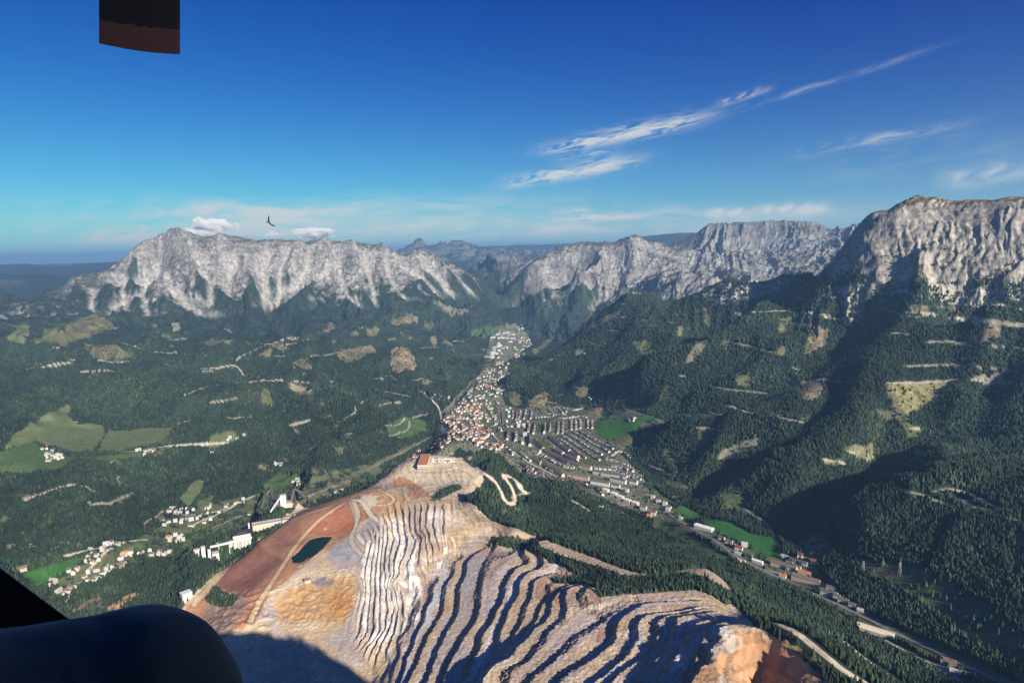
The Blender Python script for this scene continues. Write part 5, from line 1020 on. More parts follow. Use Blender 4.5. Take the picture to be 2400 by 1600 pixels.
# rows of small houses
RV = 'houses of the curved estate streets'
for pts, gap, L, W, h, rf_, where in [
 ([(1000,1268),(1080,1298),(1170,1350),(1260,1388),(1350,1402)], 27, 15, 12, 7, DK, 'villa row under the inner curved street'),
 ([(1535,1408),(1640,1412),(1740,1425),(1900,1480),(1970,1510)], 24, 15, 11, 7, DK, 'row above the low cream block'),
 ([(1700,1452),(1800,1468),(1950,1495)], 24, 14, 11, 7, DK, 'row right of the low cream block'),
 ([(1160,1215),(1230,1270),(1290,1300)], 22, 13, 10, 6.5, DK, 'row between the curved streets'),
 ([(1240,1105),(1330,1160),(1420,1225),(1500,1280),(1590,1330)], 21, 12, 10, 6, DK, 'first garden street above the estate'),
 ([(1230,1140),(1300,1190),(1390,1260),(1460,1310)], 21, 12, 10, 6, DK, 'garden street beside the outer row blocks'),
 ([(1290,1088),(1370,1130),(1450,1190),(1540,1240),(1620,1285)], 21, 12, 10, 6, DK, 'second garden street above the estate'),
 ([(1345,1070),(1430,1115),(1520,1175),(1600,1215),(1680,1260)], 21, 12, 10, 6, DK, 'third garden street above the estate'),
 ([(1400,1060),(1480,1110),(1580,1160),(1710,1225)], 21, 12, 10, 6, DK, 'uppermost garden street beside the bright meadow'),
 ([(1700,1290),(1760,1250),(1830,1270),(1880,1330)], 22, 12, 10, 6, DK, 'loop street at the forest edge'), ([(1650,1330),(1740,1350),(1850,1390),(1900,1440)], 22, 14, 11, 6.5, DK, 'lane below the loop street'), ([(1690,1380),(1800,1400),(1860,1430)], 22, 13, 10, 6.5, DK, 'short lane at the forest edge'),
 ([(1210,975),(1208,1085)], 26, 13, 11, 7, ['brown', 'red', 'brown'], 'first column of paired houses'), ([(1252,975),(1250,1085)], 26, 13, 11, 7, ['brown', 'brown', 'red'], 'second column of paired houses'),
 ([(1330,960),(1330,1050)], 26, 13, 11, 7, ['brown', 'brown'], 'third column of paired houses'), ([(1372,960),(1372,1050)], 26, 13, 11, 7, DK, 'fourth column of paired houses'), ([(1412,955),(1415,1040)], 26, 13, 11, 7, DK, 'fifth column of paired houses'),
 ([(1480,955),(1484,1040)], 26, 13, 11, 7, ['brown', 'red'], 'column of paired houses nearest the bright meadow'), ([(1520,970),(1523,1035)], 26, 13, 11, 7, ['brown', 'dark grey'], 'last column of houses beside the bright meadow'),
 ([(790,880),(790,945)], 18, 16, 9, 7, DK, 'first terrace below the brown hill'), ([(830,872),(824,960)], 18, 16, 9, 7, DK, 'second terrace below the brown hill'), ([(862,880),(840,965)], 18, 16, 9, 7, DK, 'third terrace below the brown hill'),
 ([(912,872),(893,950)], 18, 16, 9, 7, DK, 'fourth terrace below the brown hill'), ([(965,872),(955,950)], 18, 16, 9, 7, DK, 'fifth terrace below the brown hill'),
 ([(942,1000),(930,1072)], 20, 18, 11, 9, DK, 'left terrace above the curved streets'), ([(992,1010),(980,1085)], 20, 18, 11, 9, DK, 'second terrace above the curved streets'), ([(1088,1000),(1080,1080)], 20, 18, 11, 9, DK, 'third terrace above the curved streets'), ([(1132,992),(1130,1072)], 20, 18, 11, 9, DK, 'right terrace above the curved streets'),
 ([(822,1080),(815,1165)], 34, 22, 13, 13, DK, 'grey tower row left of the curved streets'), ([(745,1070),(742,1150)], 34, 20, 13, 11, DK, 'blocks beside the bypass road'), ([(870,1160),(880,1180)], 24, 20, 13, 11, DK, 'blocks beside the bypass road'),
 ([(1120,860),(1165,925)], 17, 13, 9, 6, DK, 'upper diagonal lane'), ([(1205,850),(1250,895)], 17, 13, 9, 6, DK, 'second upper diagonal lane'), ([(1245,838),(1285,885)], 17, 13, 9, 6, DK, 'third upper diagonal lane'), ([(1290,862),(1360,870),(1450,848)], 19, 12, 9, 6, DK, 'uppermost lane under the forest'),
 ([(1100,905),(1200,912),(1300,905)], 22, 12, 10, 6, DK, 'street above the dark tree belt'), ([(990,940),(1100,930),(1250,945),(1400,930),(1480,945)], 22, 12, 10, 6, DK, 'street in the dark tree belt'),
 ([(700,1190),(760,1240),(800,1290)], 22, 14, 11, 8, ['red', 'dark grey', 'brown'], 'main street below the old town'), ([(870,1280),(930,1320),(960,1345)], 22, 13, 10, 7, DK, 'houses left of the cream pair'),
 ([(890,1375),(930,1400),(1000,1425)], 24, 15, 12, 8, ['red', 'dark grey', 'red'], 'red roofed houses beside the main road'), ([(900,1420),(950,1440),(1010,1455)], 24, 15, 12, 8, ['red', 'red', 'brown'], 'red roofed houses at the forest edge'),
 ([(1090,1400),(1160,1440)], 22, 12, 10, 6, DK, 'houses before the angled cream block')]:
    row([k1(*p) for p in pts], gap, L, W, h, WW, rf_, 'gable', where, where)
GW = ['grey', 'concrete', 'cream']
for pts, where in [([(1100,1460),(1150,1500),(1200,1540)], 'first row of allotment huts'), ([(1130,1450),(1180,1490),(1230,1530)], 'second row of allotment huts'), ([(1160,1440),(1210,1480),(1260,1510)], 'third row of allotment huts'), ([(1090,1490),(1130,1530),(1170,1560)], 'allotment huts beside the fork in the road')]:
    row([k1(*p) for p in pts], 13, 6, 5, 2.6, GW, ['rust', 'brown', 'red'], 'gable', where, where, 'garden_hut', 'hut')
for k_, pts in enumerate([[(1545,470),(1640,510),(1740,560)], [(1550,500),(1650,545),(1740,590)], [(1560,560),(1640,590),(1700,620)], [(1620,480),(1740,540),(1840,600),(1900,655)], [(1740,600),(1800,630),(1850,660)]]):
    row([g1(*p) for p in pts], 21, 19, 6, 3, ['grey'], ['pale grey', 'pale grey', 'dark grey'], 'flat', 'garage row number %s below the pale cubes' % ['one', 'two', 'three', 'four', 'five'][k_], 'garage rows', 'garage_row', 'garage')
for pts in [[(1400,335),(1440,370),(1480,400)], [(1420,330),(1500,360)], [(1560,380),(1600,420)]]:
    row([g1(*p) for p in pts], 22, 13, 11, 7, WW, ['red', 'brown'], 'gable', 'houses under the longest pink block', 'houses under the longest pink block')
# the old town, the long northern part and the works quarter in the distance
BIGS = [(16, 12, 10), (20, 13, 11), (13, 11, 8), (24, 14, 12)]
scatter_h([k1(*p) for p in [(160,960),(250,870),(350,815),(500,815),(525,900),(490,980),(560,1050),(640,1130),(710,1190),(640,1290),(540,1240),(400,1160),(300,1150),(150,1165),(60,1230),(0,1240),(60,1190),(150,1110),(250,1050),(170,1010)]], 190, BIGS, ['white', 'cream', 'yellow', 'white'], ['red', 'brown', 'dark grey', 'red', 'brown'], 'old town', 'houses of the old town', .5, .6, gap=.8)
scatter_h([k1(*p) for p in [(-200,1300),(0,1210),(150,1150),(280,1170),(150,1230),(0,1280),(-180,1360)]], 34, [(14, 11, 8), (18, 12, 9)], ['white', 'cream'], ['red', 'brown', 'red'], 'lower end of the old town', 'houses at the lower end of the old town', .7, .3, gap=.85)
scatter_h([k1(*p) for p in [(260,800),(440,600),(560,490),(700,400),(770,480),(740,560),(650,640),(690,700),(700,790),(600,850),(640,920),(690,1000),(690,1100),(620,1050),(530,960),(540,830),(350,820)]], 190, [(14, 11, 8), (20, 13, 9), (12, 10, 7)], WW, ['dark grey', 'brown', 'brown', 'red'], 'northern part of the town', 'houses of the northern part of the town', .9, .6, gap=.85)
scatter_h([k1(*p) for p in [(720,820),(780,830),(780,960),(1000,920),(1000,960),(720,1040)]], 12, [(14, 11, 8)], WW, DK, 'houses right of the sports field', 'houses right of the sports field', .3, .6)
scatter_h([k1(*p) for p in [(560,380),(610,300),(640,240),(780,235),(740,320),(620,400)]], 16, [(50, 26, 9), (70, 30, 10), (36, 20, 8)], ['grey', 'white', 'concrete'], ['pale grey', 'dark grey', 'pale grey'], 'works quarter by the railway', 'halls of the works quarter by the railway', .9, .2, 'industrial_hall', 'hall', .8)
scatter_h([k1(*p) for p in [(740,400),(800,300),(860,190),(960,200),(965,260),(900,340),(790,420)]], 42, [(16, 12, 8), (26, 15, 9)], WW, DK, 'far quarter beside the valley road', 'houses of the far quarter beside the valley road', .9, .5, gap=.9)
scatter_h([k1(*p) for p in [(800,70),(880,60),(890,130),(830,150)]], 14, [(16, 12, 8), (30, 16, 8)], WW, ['pale grey', 'brown'], 'farthest houses at the valley mouth', 'farthest houses at the valley mouth', .9, .5)
scatter_h([k1(*p) for p in [(600,150),(700,130),(820,170),(800,220),(640,220)]], 20, [(16, 12, 8), (60, 30, 10)], ['white', 'grey'], ['pale grey', 'dark grey'], 'works edge under the small meadow', 'buildings under the small far meadow', .9, .5)
scatter_h([k1(*p) for p in [(20,760),(100,710),(220,730),(220,790),(120,800)]], 12, [(14, 11, 8)], ['white'], ['pale grey', 'dark grey'], 'hamlet on the spur left of the town', 'houses of the hamlet left of the town', .3, .6)
between(k1(548,655), k1(590,655), 22, 9, 'cream', 'rust', 'gable', 'hall with a bright orange roof in the northern town', None, 'industrial_hall', 'hall')
between(k1(640,690), k1(705,688), 26, 12, 'white', 'pale grey', 'flat', 'big white hall beside the bypass road in the northern town', None, 'industrial_hall', 'hall')
between(k1(580,200), k1(720,205), 60, 12, 'white', 'white', 'flat', 'huge white factory hall in the far works quarter', None, 'industrial_hall', 'hall')
between(k1(540,380), k1(620,380), 30, 8, 'pink', 'cream', 'flat', 'pink hall at the near end of the works quarter', None, 'industrial_hall', 'hall')
# valley road villages
for x, y, ang, L, W, h, wl, rc, rf_, lab, nm in [(392,628,-.75,62,22,10,'white','white','low','long white hall beside the big bright meadow','industrial_hall'),(720,835,-.75,30,12,8,'white','white','low','white oblong hall beside the valley road','industrial_hall'),(880,862,-.72,70,16,9,'cream','brown','gable','long brownish block in the valley village','apartment_block'),
  (1015,948,-.7,72,16,10,'pink','brown','gable','long pink and brown block beside the valley road','apartment_block'),(1008,902,-.7,34,11,6,'cream','rust','gable','low building with an orange roof behind the long pink block','shed'),(828,888,-.7,52,12,5,'cream','dark grey','low','low yard building along the valley road','shed'),
  (875,920,-.7,18,11,6,'white','rust','gable','orange roofed house at the roadside in the valley village','house'),(1158,1028,-.75,40,14,8,'white','dark grey','gable','pale hall on the upper valley road','industrial_hall'),(1245,1072,-.7,24,12,7,'cream','dark grey','gable','last cream house on the upper valley road','house'),(1175,995,-.7,26,10,6,'white','dark grey','gable','low white house behind the pale hall','house'),
  (605,752,-.6,22,15,8,'white','red','gable','red roofed house by the valley road junction','house'),(640,732,-.4,18,14,9,'white','pale grey','gable','white house at the lower edge of the big meadow','house'),(982,800,-.5,16,12,9,'white','red','gable','white villa with a red roof above the valley village','house'),(1062,832,-.5,14,12,7,'white','red','gable','small red roofed house at the scrub edge','house'),
  (620,835,-.7,22,14,8,'cream','cream','low','pale house on the lower side of the valley road','house'),(670,795,-.7,22,14,8,'cream','dark grey','gable','cream house with a dark roof at the bend of the valley road','house'),(500,690,-.7,18,12,7,'white','dark grey','gable','first white house past the long white hall','house'),(545,712,-.7,22,12,7,'cream','dark grey','gable','cream house past the long white hall','house'),
  (575,735,-.7,16,12,6,'grey','pale grey','gable','grey house before the red roofed house','house'),(600,780,-.7,18,12,6,'white','pale grey','low','pale shed at the valley road junction','shed'),(915,845,-.7,18,12,7,'white','dark grey','gable','white house above the long brownish block','house'),(885,808,-.7,20,12,8,'white','pale grey','gable','white house left of the red roofed villa','house'),(940,830,-.7,22,12,7,'white','dark grey','gable','house below the red roofed villa','house'),
  (1000,845,-.7,22,12,7,'white','dark grey','gable','house right of the red roofed villa','house'),(960,868,-.7,22,12,7,'cream','dark grey','gable','cream house behind the orange roof','house'),(252,565,-.7,12,10,6,'white','pale grey','gable','small white house at the near end of the small meadow','house'),(215,440,-.7,16,12,7,'white','dark grey','gable','house above the small meadow','house'),(175,500,-.7,18,12,7,'grey','dark grey','gable','grey house left of the small meadow','house'),
  (1300,1095,-.7,16,10,5,'grey','dark grey','gable','grey house near the road end of the valley village','house'),(1350,1130,-.7,14,10,5,'cream','pale grey','gable','small shed at the upper end of the valley village','shed'),(1205,1045,-.7,16,10,6,'white','dark grey','gable','house beside the pale hall','house'),(1960,1515,-.6,34,18,5,'concrete','pale grey','low','pale quarry shed at the gravel yard','shed'),(1890,1450,-.7,26,14,6,'grey','brown','gable','brown roofed yard building above the gravel yard','shed'),
  (1440,1262,-.68,74,24,8,'cream','cream','low','long cream warehouse in the wood below the highway','industrial_hall')]:
    place(*q1(x, y), ang, L, W, h, wl, rc, rf_, lab, None, nm, nm.replace('_', ' ').replace('apartment ', '').replace('industrial ', ''))
# farms and hamlets on the left
def hamlet(pts, n, where, mode=e1, ang=.3, walls=('white', 'white', 'cream'), roofs=('dark grey', 'pale grey', 'brown'), sizes=((14, 11, 7), (20, 12, 7), (12, 10, 6))):
    scatter_h([mode(*p) for p in pts], n, list(sizes), list(walls), list(roofs), where, where, ang, .5)
hamlet([(235,120),(290,110),(360,170),(340,185),(270,165)], 9, 'houses of the upper half of the farm village'); hamlet([(270,165),(410,175),(410,190),(290,215)], 8, 'houses of the lower half of the farm village')
hamlet([(845,145),(900,140),(970,130),(960,155),(880,175),(845,170)], 6, 'farm buildings on the right end of the pale meadows', sizes=((24, 12, 7), (16, 11, 7)))
hamlet([(1380,60),(1500,45),(1500,60),(1390,85)], 4, 'farm beside the small olive field'); hamlet([(1270,145),(1310,145),(1300,165)], 1, 'small farmhouse in the wood')
hamlet([(1665,220),(1730,225),(1740,250),(1670,245)], 4, 'farm with a grey roof beside the brown field', roofs=('pale grey',)); hamlet([(1780,320),(1860,330),(1850,350),(1790,360)], 5, 'farm at the edge of the dark wood')
hamlet([(990,505),(1180,500),(1190,530),(1000,540)], 8, 'houses under the two pale fields'); hamlet([(1200,500),(1430,460),(1580,410),(1570,440),(1300,540),(1180,560)], 10, 'houses along the lane below the two pale fields')
hamlet([(990,560),(1140,560),(1150,590),(990,620)], 7, 'houses on the valley floor beyond the ore plant'); hamlet([(1140,570),(1290,550),(1290,580),(1150,620)], 6, 'houses near the sidings'); hamlet([(980,650),(1130,660),(1120,720),(1000,690)], 7, 'houses left of the crusher hall', roofs=('rust', 'dark grey', 'pale grey'))
hamlet([(700,760),(880,750),(880,790),(720,810)], 8, 'houses around the long red roof', roofs=('rust', 'pale grey', 'dark grey')); hamlet([(560,740),(640,740),(640,790),(540,850),(500,850)], 8, 'houses on the slope beside the olive field')
hamlet([(520,890),(760,840),(740,870),(560,950),(510,930)], 14, 'houses of the lower settlement'); hamlet([(420,880),(480,870),(480,900),(420,900)], 3, 'houses at the corner of the bright green field'); hamlet([(290,950),(360,940),(340,980),(290,975)], 3, 'white farm below the bright green field')
hamlet([(360,1000),(460,960),(450,990),(340,1070)], 5, 'houses beside the dark window edge'); hamlet([(840,750),(1060,770),(1040,790),(850,790)], 6, 'houses before the dark slope'); hamlet([(620,720),(760,700),(760,715),(620,740)], 3, 'houses along the upper lane')
hamlet([(75,880),(140,870),(130,890),(75,900)], 1, 'brown roofed barn at the left forest edge', roofs=('brown',), walls=('pink',), sizes=((40, 14, 6),)); hamlet([(1990,430),(2100,385),(2110,400),(2000,450)], 7, 'houses beside the sidings')
hamlet([(1860,935),(1900,935),(1900,960)], 1, 'house')
hamlet([(1855,955),(1910,940),(1915,965),(1870,975)], 4, 'farm on the bright meadow above the estate', mode=k1); hamlet([(1490,755),(1540,755),(1540,770),(1490,770)], 3, 'white farm under the forest', mode=k1)
hamlet([(1760,1370),(1830,1340),(1830,1350),(1770,1380)], 4, 'red roofed row beside the road under the platform', mode=c1, roofs=('red',), ang=.6, sizes=((24, 12, 8),))
hamlet([(1600,790),(1700,810),(1690,820),(1600,800)], 0, 'x', mode=c1)
mats_cache = {}
def geo_mesh(nm, g, m):
    me = bpy.data.meshes.new(nm); me.from_pydata(g[0], [], g[1]); me.materials.append(m); return me
for h_ in HOUSES: h_['vis'] = 5 < h_['u'] < 2395 and h_['v'] < 1595 and not (h_['v'] > 1400 and h_['u'] < 500)
HOUSES = [h_ for h_ in HOUSES if h_['vis'] and not (h_['L'] < 1)]
HOUSES.sort(key=lambda h_: -h_['px'] * h_['h'] ** .3)
ONES, MANY = HOUSES[:NHOUSE], HOUSES[NHOUSE:]
LM = [('the sports field', k1(590, 870)), ('the bright meadow', k1(1500, 1180)), ('the longest pink block', k1(1390, 1500)), ('the pale cubes', g1(1710, 445)), ('the workshop platform', (1020, 1090)), ('the big green meadow', q1(640, 660)), ('the pond', (715, 1262)), ('the ore silos', e1(1260, 790)), ('the crusher hall', e1(1480, 650)), ('the farm village', e1(300, 150)), ('the conveyor tower', e1(1730, 450)), ('the cream warehouse', q1(1440, 1262)), ('the round towers', k1(868, 1025)), ('the forest knoll', (1290, 1170))]
seen = {}
SZ = lambda h_: 'long' if h_['L'] > 30 else ('wide' if h_['L'] > 17 else ('small' if h_['L'] < 12.5 else ('tall' if h_['h'] > 8.6 else 'plain')))
def compass(h_, lu, lv):
    du, dv = h_['u'] - lu, h_['v'] - lv
    return 'above' if dv < 0 and abs(dv) > abs(du) * .4 else ('below' if dv > 0 and abs(dv) > abs(du) * .4 else ('right of' if du > 0 else 'left of'))
ORD = ['', 'second', 'third', 'fourth', 'fifth', 'sixth', 'seventh', 'eighth', 'ninth', 'tenth', 'eleventh', 'twelfth', 'thirteenth', 'fourteenth', 'fifteenth', 'sixteenth', 'seventeenth', 'eighteenth', 'nineteenth', 'twentieth']
NUM = {}
GRP = {}
for h_ in ONES: GRP.setdefault(h_['where'], []).append(h_)
for wh, lst in GRP.items():
    nb = max(1, math.ceil(len(lst) / 9)); lst.sort(key=lambda h_: h_['v'])
    for i, h_ in enumerate(lst):
        b_ = i * nb // len(lst); NUM.setdefault(wh if nb == 1 else '%s line from the top of the %s' % ((ORD[b_] if b_ else 'first'), wh), []).append(h_)
for lst in NUM.values(): lst.sort(key=lambda h_: h_['u'])
for wh, lst in NUM.items():
    for i, h_ in enumerate(lst):
        if len(lst) == 1: h_['label'] = wh if len(wh.split()) >= 4 else '%s %s house with a %s roof in the %s' % (SZ(h_), h_['wall'], h_['roofc'], wh); continue
        o_ = ('leftmost' if i == 0 else 'rightmost' if i == len(lst) - 1 else (ORD[i] + ' from left' if i < len(ORD) else 'number %d from left' % (i + 1)))
        short = ' '.join(wh.replace('houses of the ', '').replace('houses at the ', '').split()[:10])
        h_['label'] = ' '.join(('%s %s, %s roof, %s, %s' % (h_['wall'], h_['cat'], h_['roofc'], o_, short)).split()[:16])
for h_ in ONES:
    g3 = house_geo(h_['L'], h_['W'], h_['h'], h_['roof'])
    e = bpy.data.objects.new(h_['name'], None); col.objects.link(e); e.location = (h_['x'], h_['y'], h_['z']); e.rotation_euler = (0, 0, h_['a'])
    tag(e, h_['label'], h_['cat'], h_['group'])
    link('wall', geo_mesh('wall', g3[0], WALLS[h_['wall']]), e); link('roof', geo_mesh('roof', g3[1], ROOFS[h_['roofc']]), e)
    link('window', geo_mesh('window', g3[2], M_glass), e)
def merge(items, name, label):
    """the far small houses, too many and too small to be told apart"""
    VV, FF, MI = [], [], []; ms_ = list(WALLS.values()) + list(ROOFS.values()); kw = list(WALLS); kr = list(ROOFS)
    for h_ in items:
        g3 = house_geo(h_['L'], h_['W'], h_['h'], h_['roof']); ca_, sa_ = math.cos(h_['a']), math.sin(h_['a'])
        for g, mi in ((g3[0], kw.index(h_['wall'])), (g3[1], len(kw) + kr.index(h_['roofc']))):
            b = len(VV); VV += [(h_['x'] + x * ca_ - y * sa_, h_['y'] + x * sa_ + y * ca_, h_['z'] + z) for x, y, z in g[0]]
            FF += [tuple(i + b for i in f) for f in g[1]]; MI += [mi] * len(g[1])
    me = bpy.data.meshes.new(name); me.from_pydata(VV, [], FF)
    for m in ms_: me.materials.append(m)
    me.polygons.foreach_set('material_index', MI); tag(link(name, me), label, 'houses', None, 'stuff')
if MANY: merge(MANY, 'distant_town', 'mass of small far houses filling the rest of the town and hamlets')
print('houses', len(ONES), len(MANY), round(time.time() - T0, 1))
# broadleaf trees keep clear of the houses
hx = np.array([h_['x'] for h_ in HOUSES]); hy = np.array([h_['y'] for h_ in HOUSES]); hr = np.array([h_['L'] for h_ in HOUSES]) / 2 + 4
ok = np.ones(len(BX), bool)
for a, b, r in zip(hx, hy, hr): ok &= (BX - a) ** 2 + (BY - b) ** 2 > r * r
TX, TY, TZ, TH, TR = BX, BY, BZ, BH, BR
bake_trees('garden_trees', np.nonzero(ok)[0], 6, [(.05, .55), (.35, 1.0), (.72, .78)], 'round leafy trees scattered between the houses and along field edges', 'trees', .22, bcol)

# ------------------------------------------------------------------ roads
def ribbon(name, pts, w, m, label, lift=1.2, line_=False):
    cs = castl(curve(pts, 5), 6); P = [xy(c) for c in cs]; VV = []
    Pz = np.array([hat(*p) for p in P]); Pz = np.convolve(np.pad(Pz, 4, mode='edge'), np.ones(9) / 9, 'valid')
    for i, (x, y) in enumerate(P):
        a, b = P[max(0, i - 2)], P[min(len(P) - 1, i + 2)]; dx, dy = b[0] - a[0], b[1] - a[1]; n = math.hypot(dx, dy) or 1; nx, ny = -dy / n, dx / n
        for s in (-1, -.02, .02, 1):
            px, py = x + nx * w / 2 * s, y + ny * w / 2 * s
            VV.append((px, py, max(Pz[i], hat(px, py)) + lift))
    F_ = []; mi = []
    for i in range(len(P) - 1):
        for s in (0, 1, 2): F_.append((i * 4 + s, i * 4 + s + 1, i * 4 + s + 5, i * 4 + s + 4)); mi.append(1 if s == 1 and i % 3 else 0)
    me = bpy.data.meshes.new(name); me.from_pydata(VV, [], F_)
    me.materials.append(m); me.materials.append(M_line); me.polygons.foreach_set('material_index', mi)
    return tag(link(name, me), label, 'road', None, 'structure')
M_asph = mat('asphalt', (.20, .20, .20), .9, .2, .05, .2); M_line = mat('road_paint', (.6, .6, .58), .8, .2); M_rail = mat('ballast', (.24, .21, .18), .95, .1, .08, .25); M_grav = mat('gravel', (.44, .40, .33), .95, .1, .1, .2)
ribbon('road', [q1(*p) for p in [(150,520),(330,628),(480,712),(560,775),(680,845),(780,892),(950,970),(1150,1062),(1400,1180),(1600,1280),(1800,1370),(2050,1490),(2250,1590)]], 13, M_asph, 'grey valley highway running past the meadow and the village')
ribbon('road', [k1(*p) for p in [(500,990),(560,1020),(620,1100),(700,1185),(800,1255),(950,1355),(1080,1418),(1190,1480)]], 12, M_grav, 'pale main street crossing the town to the estate')
ribbon('road', [k1(*p) for p in [(690,830),(700,950),(705,1060),(715,1150)]], 12, M_asph, 'bypass road right of the sports field')
ribbon('road', [k1(*p) for p in [(1100,1560),(1075,1500),(1075,1425)]], 9, M_grav, 'short road joining the allotments to the main street')
ribbon('railway', [k1(*p) for p in [(160,880),(240,810),(340,700),(480,570),(560,490),(700,360),(790,250),(830,190)]], 16, M_rail, 'railway embankment along the western edge of the town')
ribbon('railway', [g1(*p) for p in [(-200,430),(0,345),(240,225),(440,125),(560,60)]], 11, M_rail, 'railway line through the wood left of the platform')
ribbon('road', [e1(*p) for p in [(1250,640),(1600,500),(1900,420),(2150,330)]], 12, M_rail, 'siding yard track behind the ore bunkers')
ribbon('road', [k1(*p) for p in [(930,1110),(960,1190),(990,1215)]], 9, M_asph, 'short grey street at the corner of the estate')
ribbon('road', [k1(*p) for p in [(1640,1330),(1680,1280),(1760,1240),(1850,1270),(1920,1370),(1980,1480),(2000,1530)]], 9, M_grav, 'road along the forest edge round the estate')
ribbon('road', [k1(*p) for p in [(1150,1090),(1240,1070),(1350,1045),(1480,1040),(1530,1050)]], 9, M_grav, 'pale street between the paired houses and the garden streets')
ribbon('road', [q1(*p) for p in [(1500,1310),(1620,1370),(1760,1440),(1880,1500),(1960,1568)]], 10, M_grav, 'gravel works lane below the valley highway')
ribbon('running_track', [k1(*p) for p in [(545,838),(642,828),(655,870),(648,908),(530,912),(535,870),(545,838)]], 9, mat('track_red', (.40, .17, .10), .9, .1), 'brick red running track round the green sports field')

# ------------------------------------------------------------------ the ore works
M_conc = WALLS['concrete']; M_white = mat('painted_steel', (.74, .73, .70), .55, .4, .3, .1); M_dark = mat('dark_steel', (.05, .05, .055), .6, .4)
def part(e, nm, boxes, m, pitch=0):
    VV, FF = [], []
    for b_ in boxes: add_box(VV, FF, *b_)
    me = bpy.data.meshes.new(nm); me.from_pydata(VV, [], FF); me.materials.append(m); o = link(nm, me, e); return o
def site(nm, u, v, ang, lab, cat, dz=0, group=None):
    c = cast(u, v); x, y = xy(c); e = bpy.data.objects.new(nm, None); col.objects.link(e); e.location = (x, y, hat(x, y) + dz); e.rotation_euler = (0, 0, ang); tag(e, lab, cat, group); return e
def tube(e, nm, p, q_, w, h, m):
    """a slanting box girder from p to q_"""
    a = np.array(p, float); b = np.array(q_, float); d = b - a; L = np.linalg.norm(d[:2]); n = np.array([-d[1], d[0], 0]) / L
    VV = [tuple(a + n * w / 2 * s + np.array([0, 0, t])) for t in (0, h) for s in (-1, 1)] + [tuple(b + n * w / 2 * s + np.array([0, 0, t])) for t in (0, h) for s in (-1, 1)]
    me = bpy.data.meshes.new(nm); me.from_pydata(VV, [], [(0, 1, 3, 2), (4, 6, 7, 5), (0, 4, 5, 1), (2, 3, 7, 6), (0, 2, 6, 4), (1, 5, 7, 3)]); me.materials.append(m); return link(nm, me, e)
def local(e, u, v, z):
    c = cast(u, v); x, y = xy(c); dx, dy = x - e.location.x, y - e.location.y; a = -e.rotation_euler.z
    return (dx * math.cos(a) - dy * math.sin(a), dx * math.sin(a) + dy * math.cos(a), z)
S = site('ore_silos', *e1(1258, 815), .5, 'tall white ore silos with a slanting leg at the foot of the red dump', 'silos')
for i, (x, y, w, h) in enumerate([(-22, 0, 9, 42), (-4, 2, 12, 48), (14, 0, 9, 36)]): part(S, 'silo', [(x - w / 2, x + w / 2, y - w / 2, y + w / 2, -10, h)], M_white)
part(S, 'roof', [(-34, -14, -8, 8, 42.2, 46), (-11, 3, -6, 10, 48.2, 50)], M_conc); tube(S, 'leg', (-42, -26, -8), (-26, -4, 40), 5, 5, M_white); part(S, 'annex', [(22, 44, -12, 12, -8, 20)], M_conc); part(S, 'tank', [(24, 34, -26, -15, -8, 14)], M_dark)
Cn = site('conveyor_gallery', *e1(1420, 740), 0, 'long white conveyor gallery from the silos to the crusher hall', 'conveyor')
pa, pb = local(Cn, *e1(1290, 790), 30), local(Cn, *e1(1545, 715), 26); tube(Cn, 'gallery', pa, pb, 7, 6, M_white)
for t_ in (.2, .45, .7): part(Cn, 'pylon', [(pa[0] + (pb[0] - pa[0]) * t_ - 1.5, pa[0] + (pb[0] - pa[0]) * t_ + 1.5, pa[1] + (pb[1] - pa[1]) * t_ - 1.5, pa[1] + (pb[1] - pa[1]) * t_ + 1.5, -10, pa[2] + (pb[2] - pa[2]) * t_)], M_conc)
Cr = site('crusher_hall', *e1(1490, 700), .45, 'cream concrete crusher hall with buttresses beside the red dump', 'hall')
part(Cr, 'wall', [(-34, 26, -20, 20, -12, 34)], M_conc); part(Cr, 'roof', [(-35, 27, -21, 21, 34.1, 36), (-20, 16, -12, 12, 36.1, 41)], M_dark)
for x in (-30, -18, -6, 6, 18): part(Cr, 'buttress', [(x - 2, x + 2, -27, -20.1, -12, 24)], M_conc)
part(Cr, 'annex', [(-90, -34.2, -14, 14, -10, 12)], WALLS['cream'])
Bk = site('ore_bunker', *e1(1670, 610), .42, 'long cream ore bunker with a ribbed wall and a pillar at each end', 'bunker')
part(Bk, 'wall', [(-72, 72, -13, 13, -12, 22)], WALLS['cream']); part(Bk, 'deck', [(-74, 74, -15, 15, 22.1, 24)], M_conc); part(Bk, 'railing', [(-74, 74, 14.2, 14.8, 24.1, 27), (-74, 74, -14.8, -14.2, 24.1, 27)], M_dark)
for x in (-84, 84): part(Bk, 'pillar', [(x - 3, x + 3, -6, 6, -12, 32)], M_conc)
for x in range(-66, 70, 12): part(Bk, 'rib', [(x - 1, x + 1, -15, -13.1, -12, 20)], M_conc)
Tw = site('conveyor_tower', *e1(1738, 488), .3, 'white headframe tower with a slanting conveyor behind the ore bunker', 'tower')
part(Tw, 'tower', [(-11, 11, -9, 9, -4, 48)], M_white); part(Tw, 'roof', [(-12, 12, -10, 10, 48.1, 50)], M_conc); pq = local(Tw, *e1(1660, 560), 8); tube(Tw, 'conveyor', (-11, -4, 38), pq, 5, 5, M_white); part(Tw, 'annex', [(12, 34, -8, 8, -4, 14)], WALLS['cream'])
St = site('station_building', *e1(1548, 538), .3, 'brown roofed sidings building with cream walls left of the conveyor tower', 'building')
part(St, 'wall', [(-30, 30, -9, 9, -4, 10)], WALLS['cream']); part(St, 'roof', [(-31, 31, -10, 10, 10.1, 12)], ROOFS['brown'])
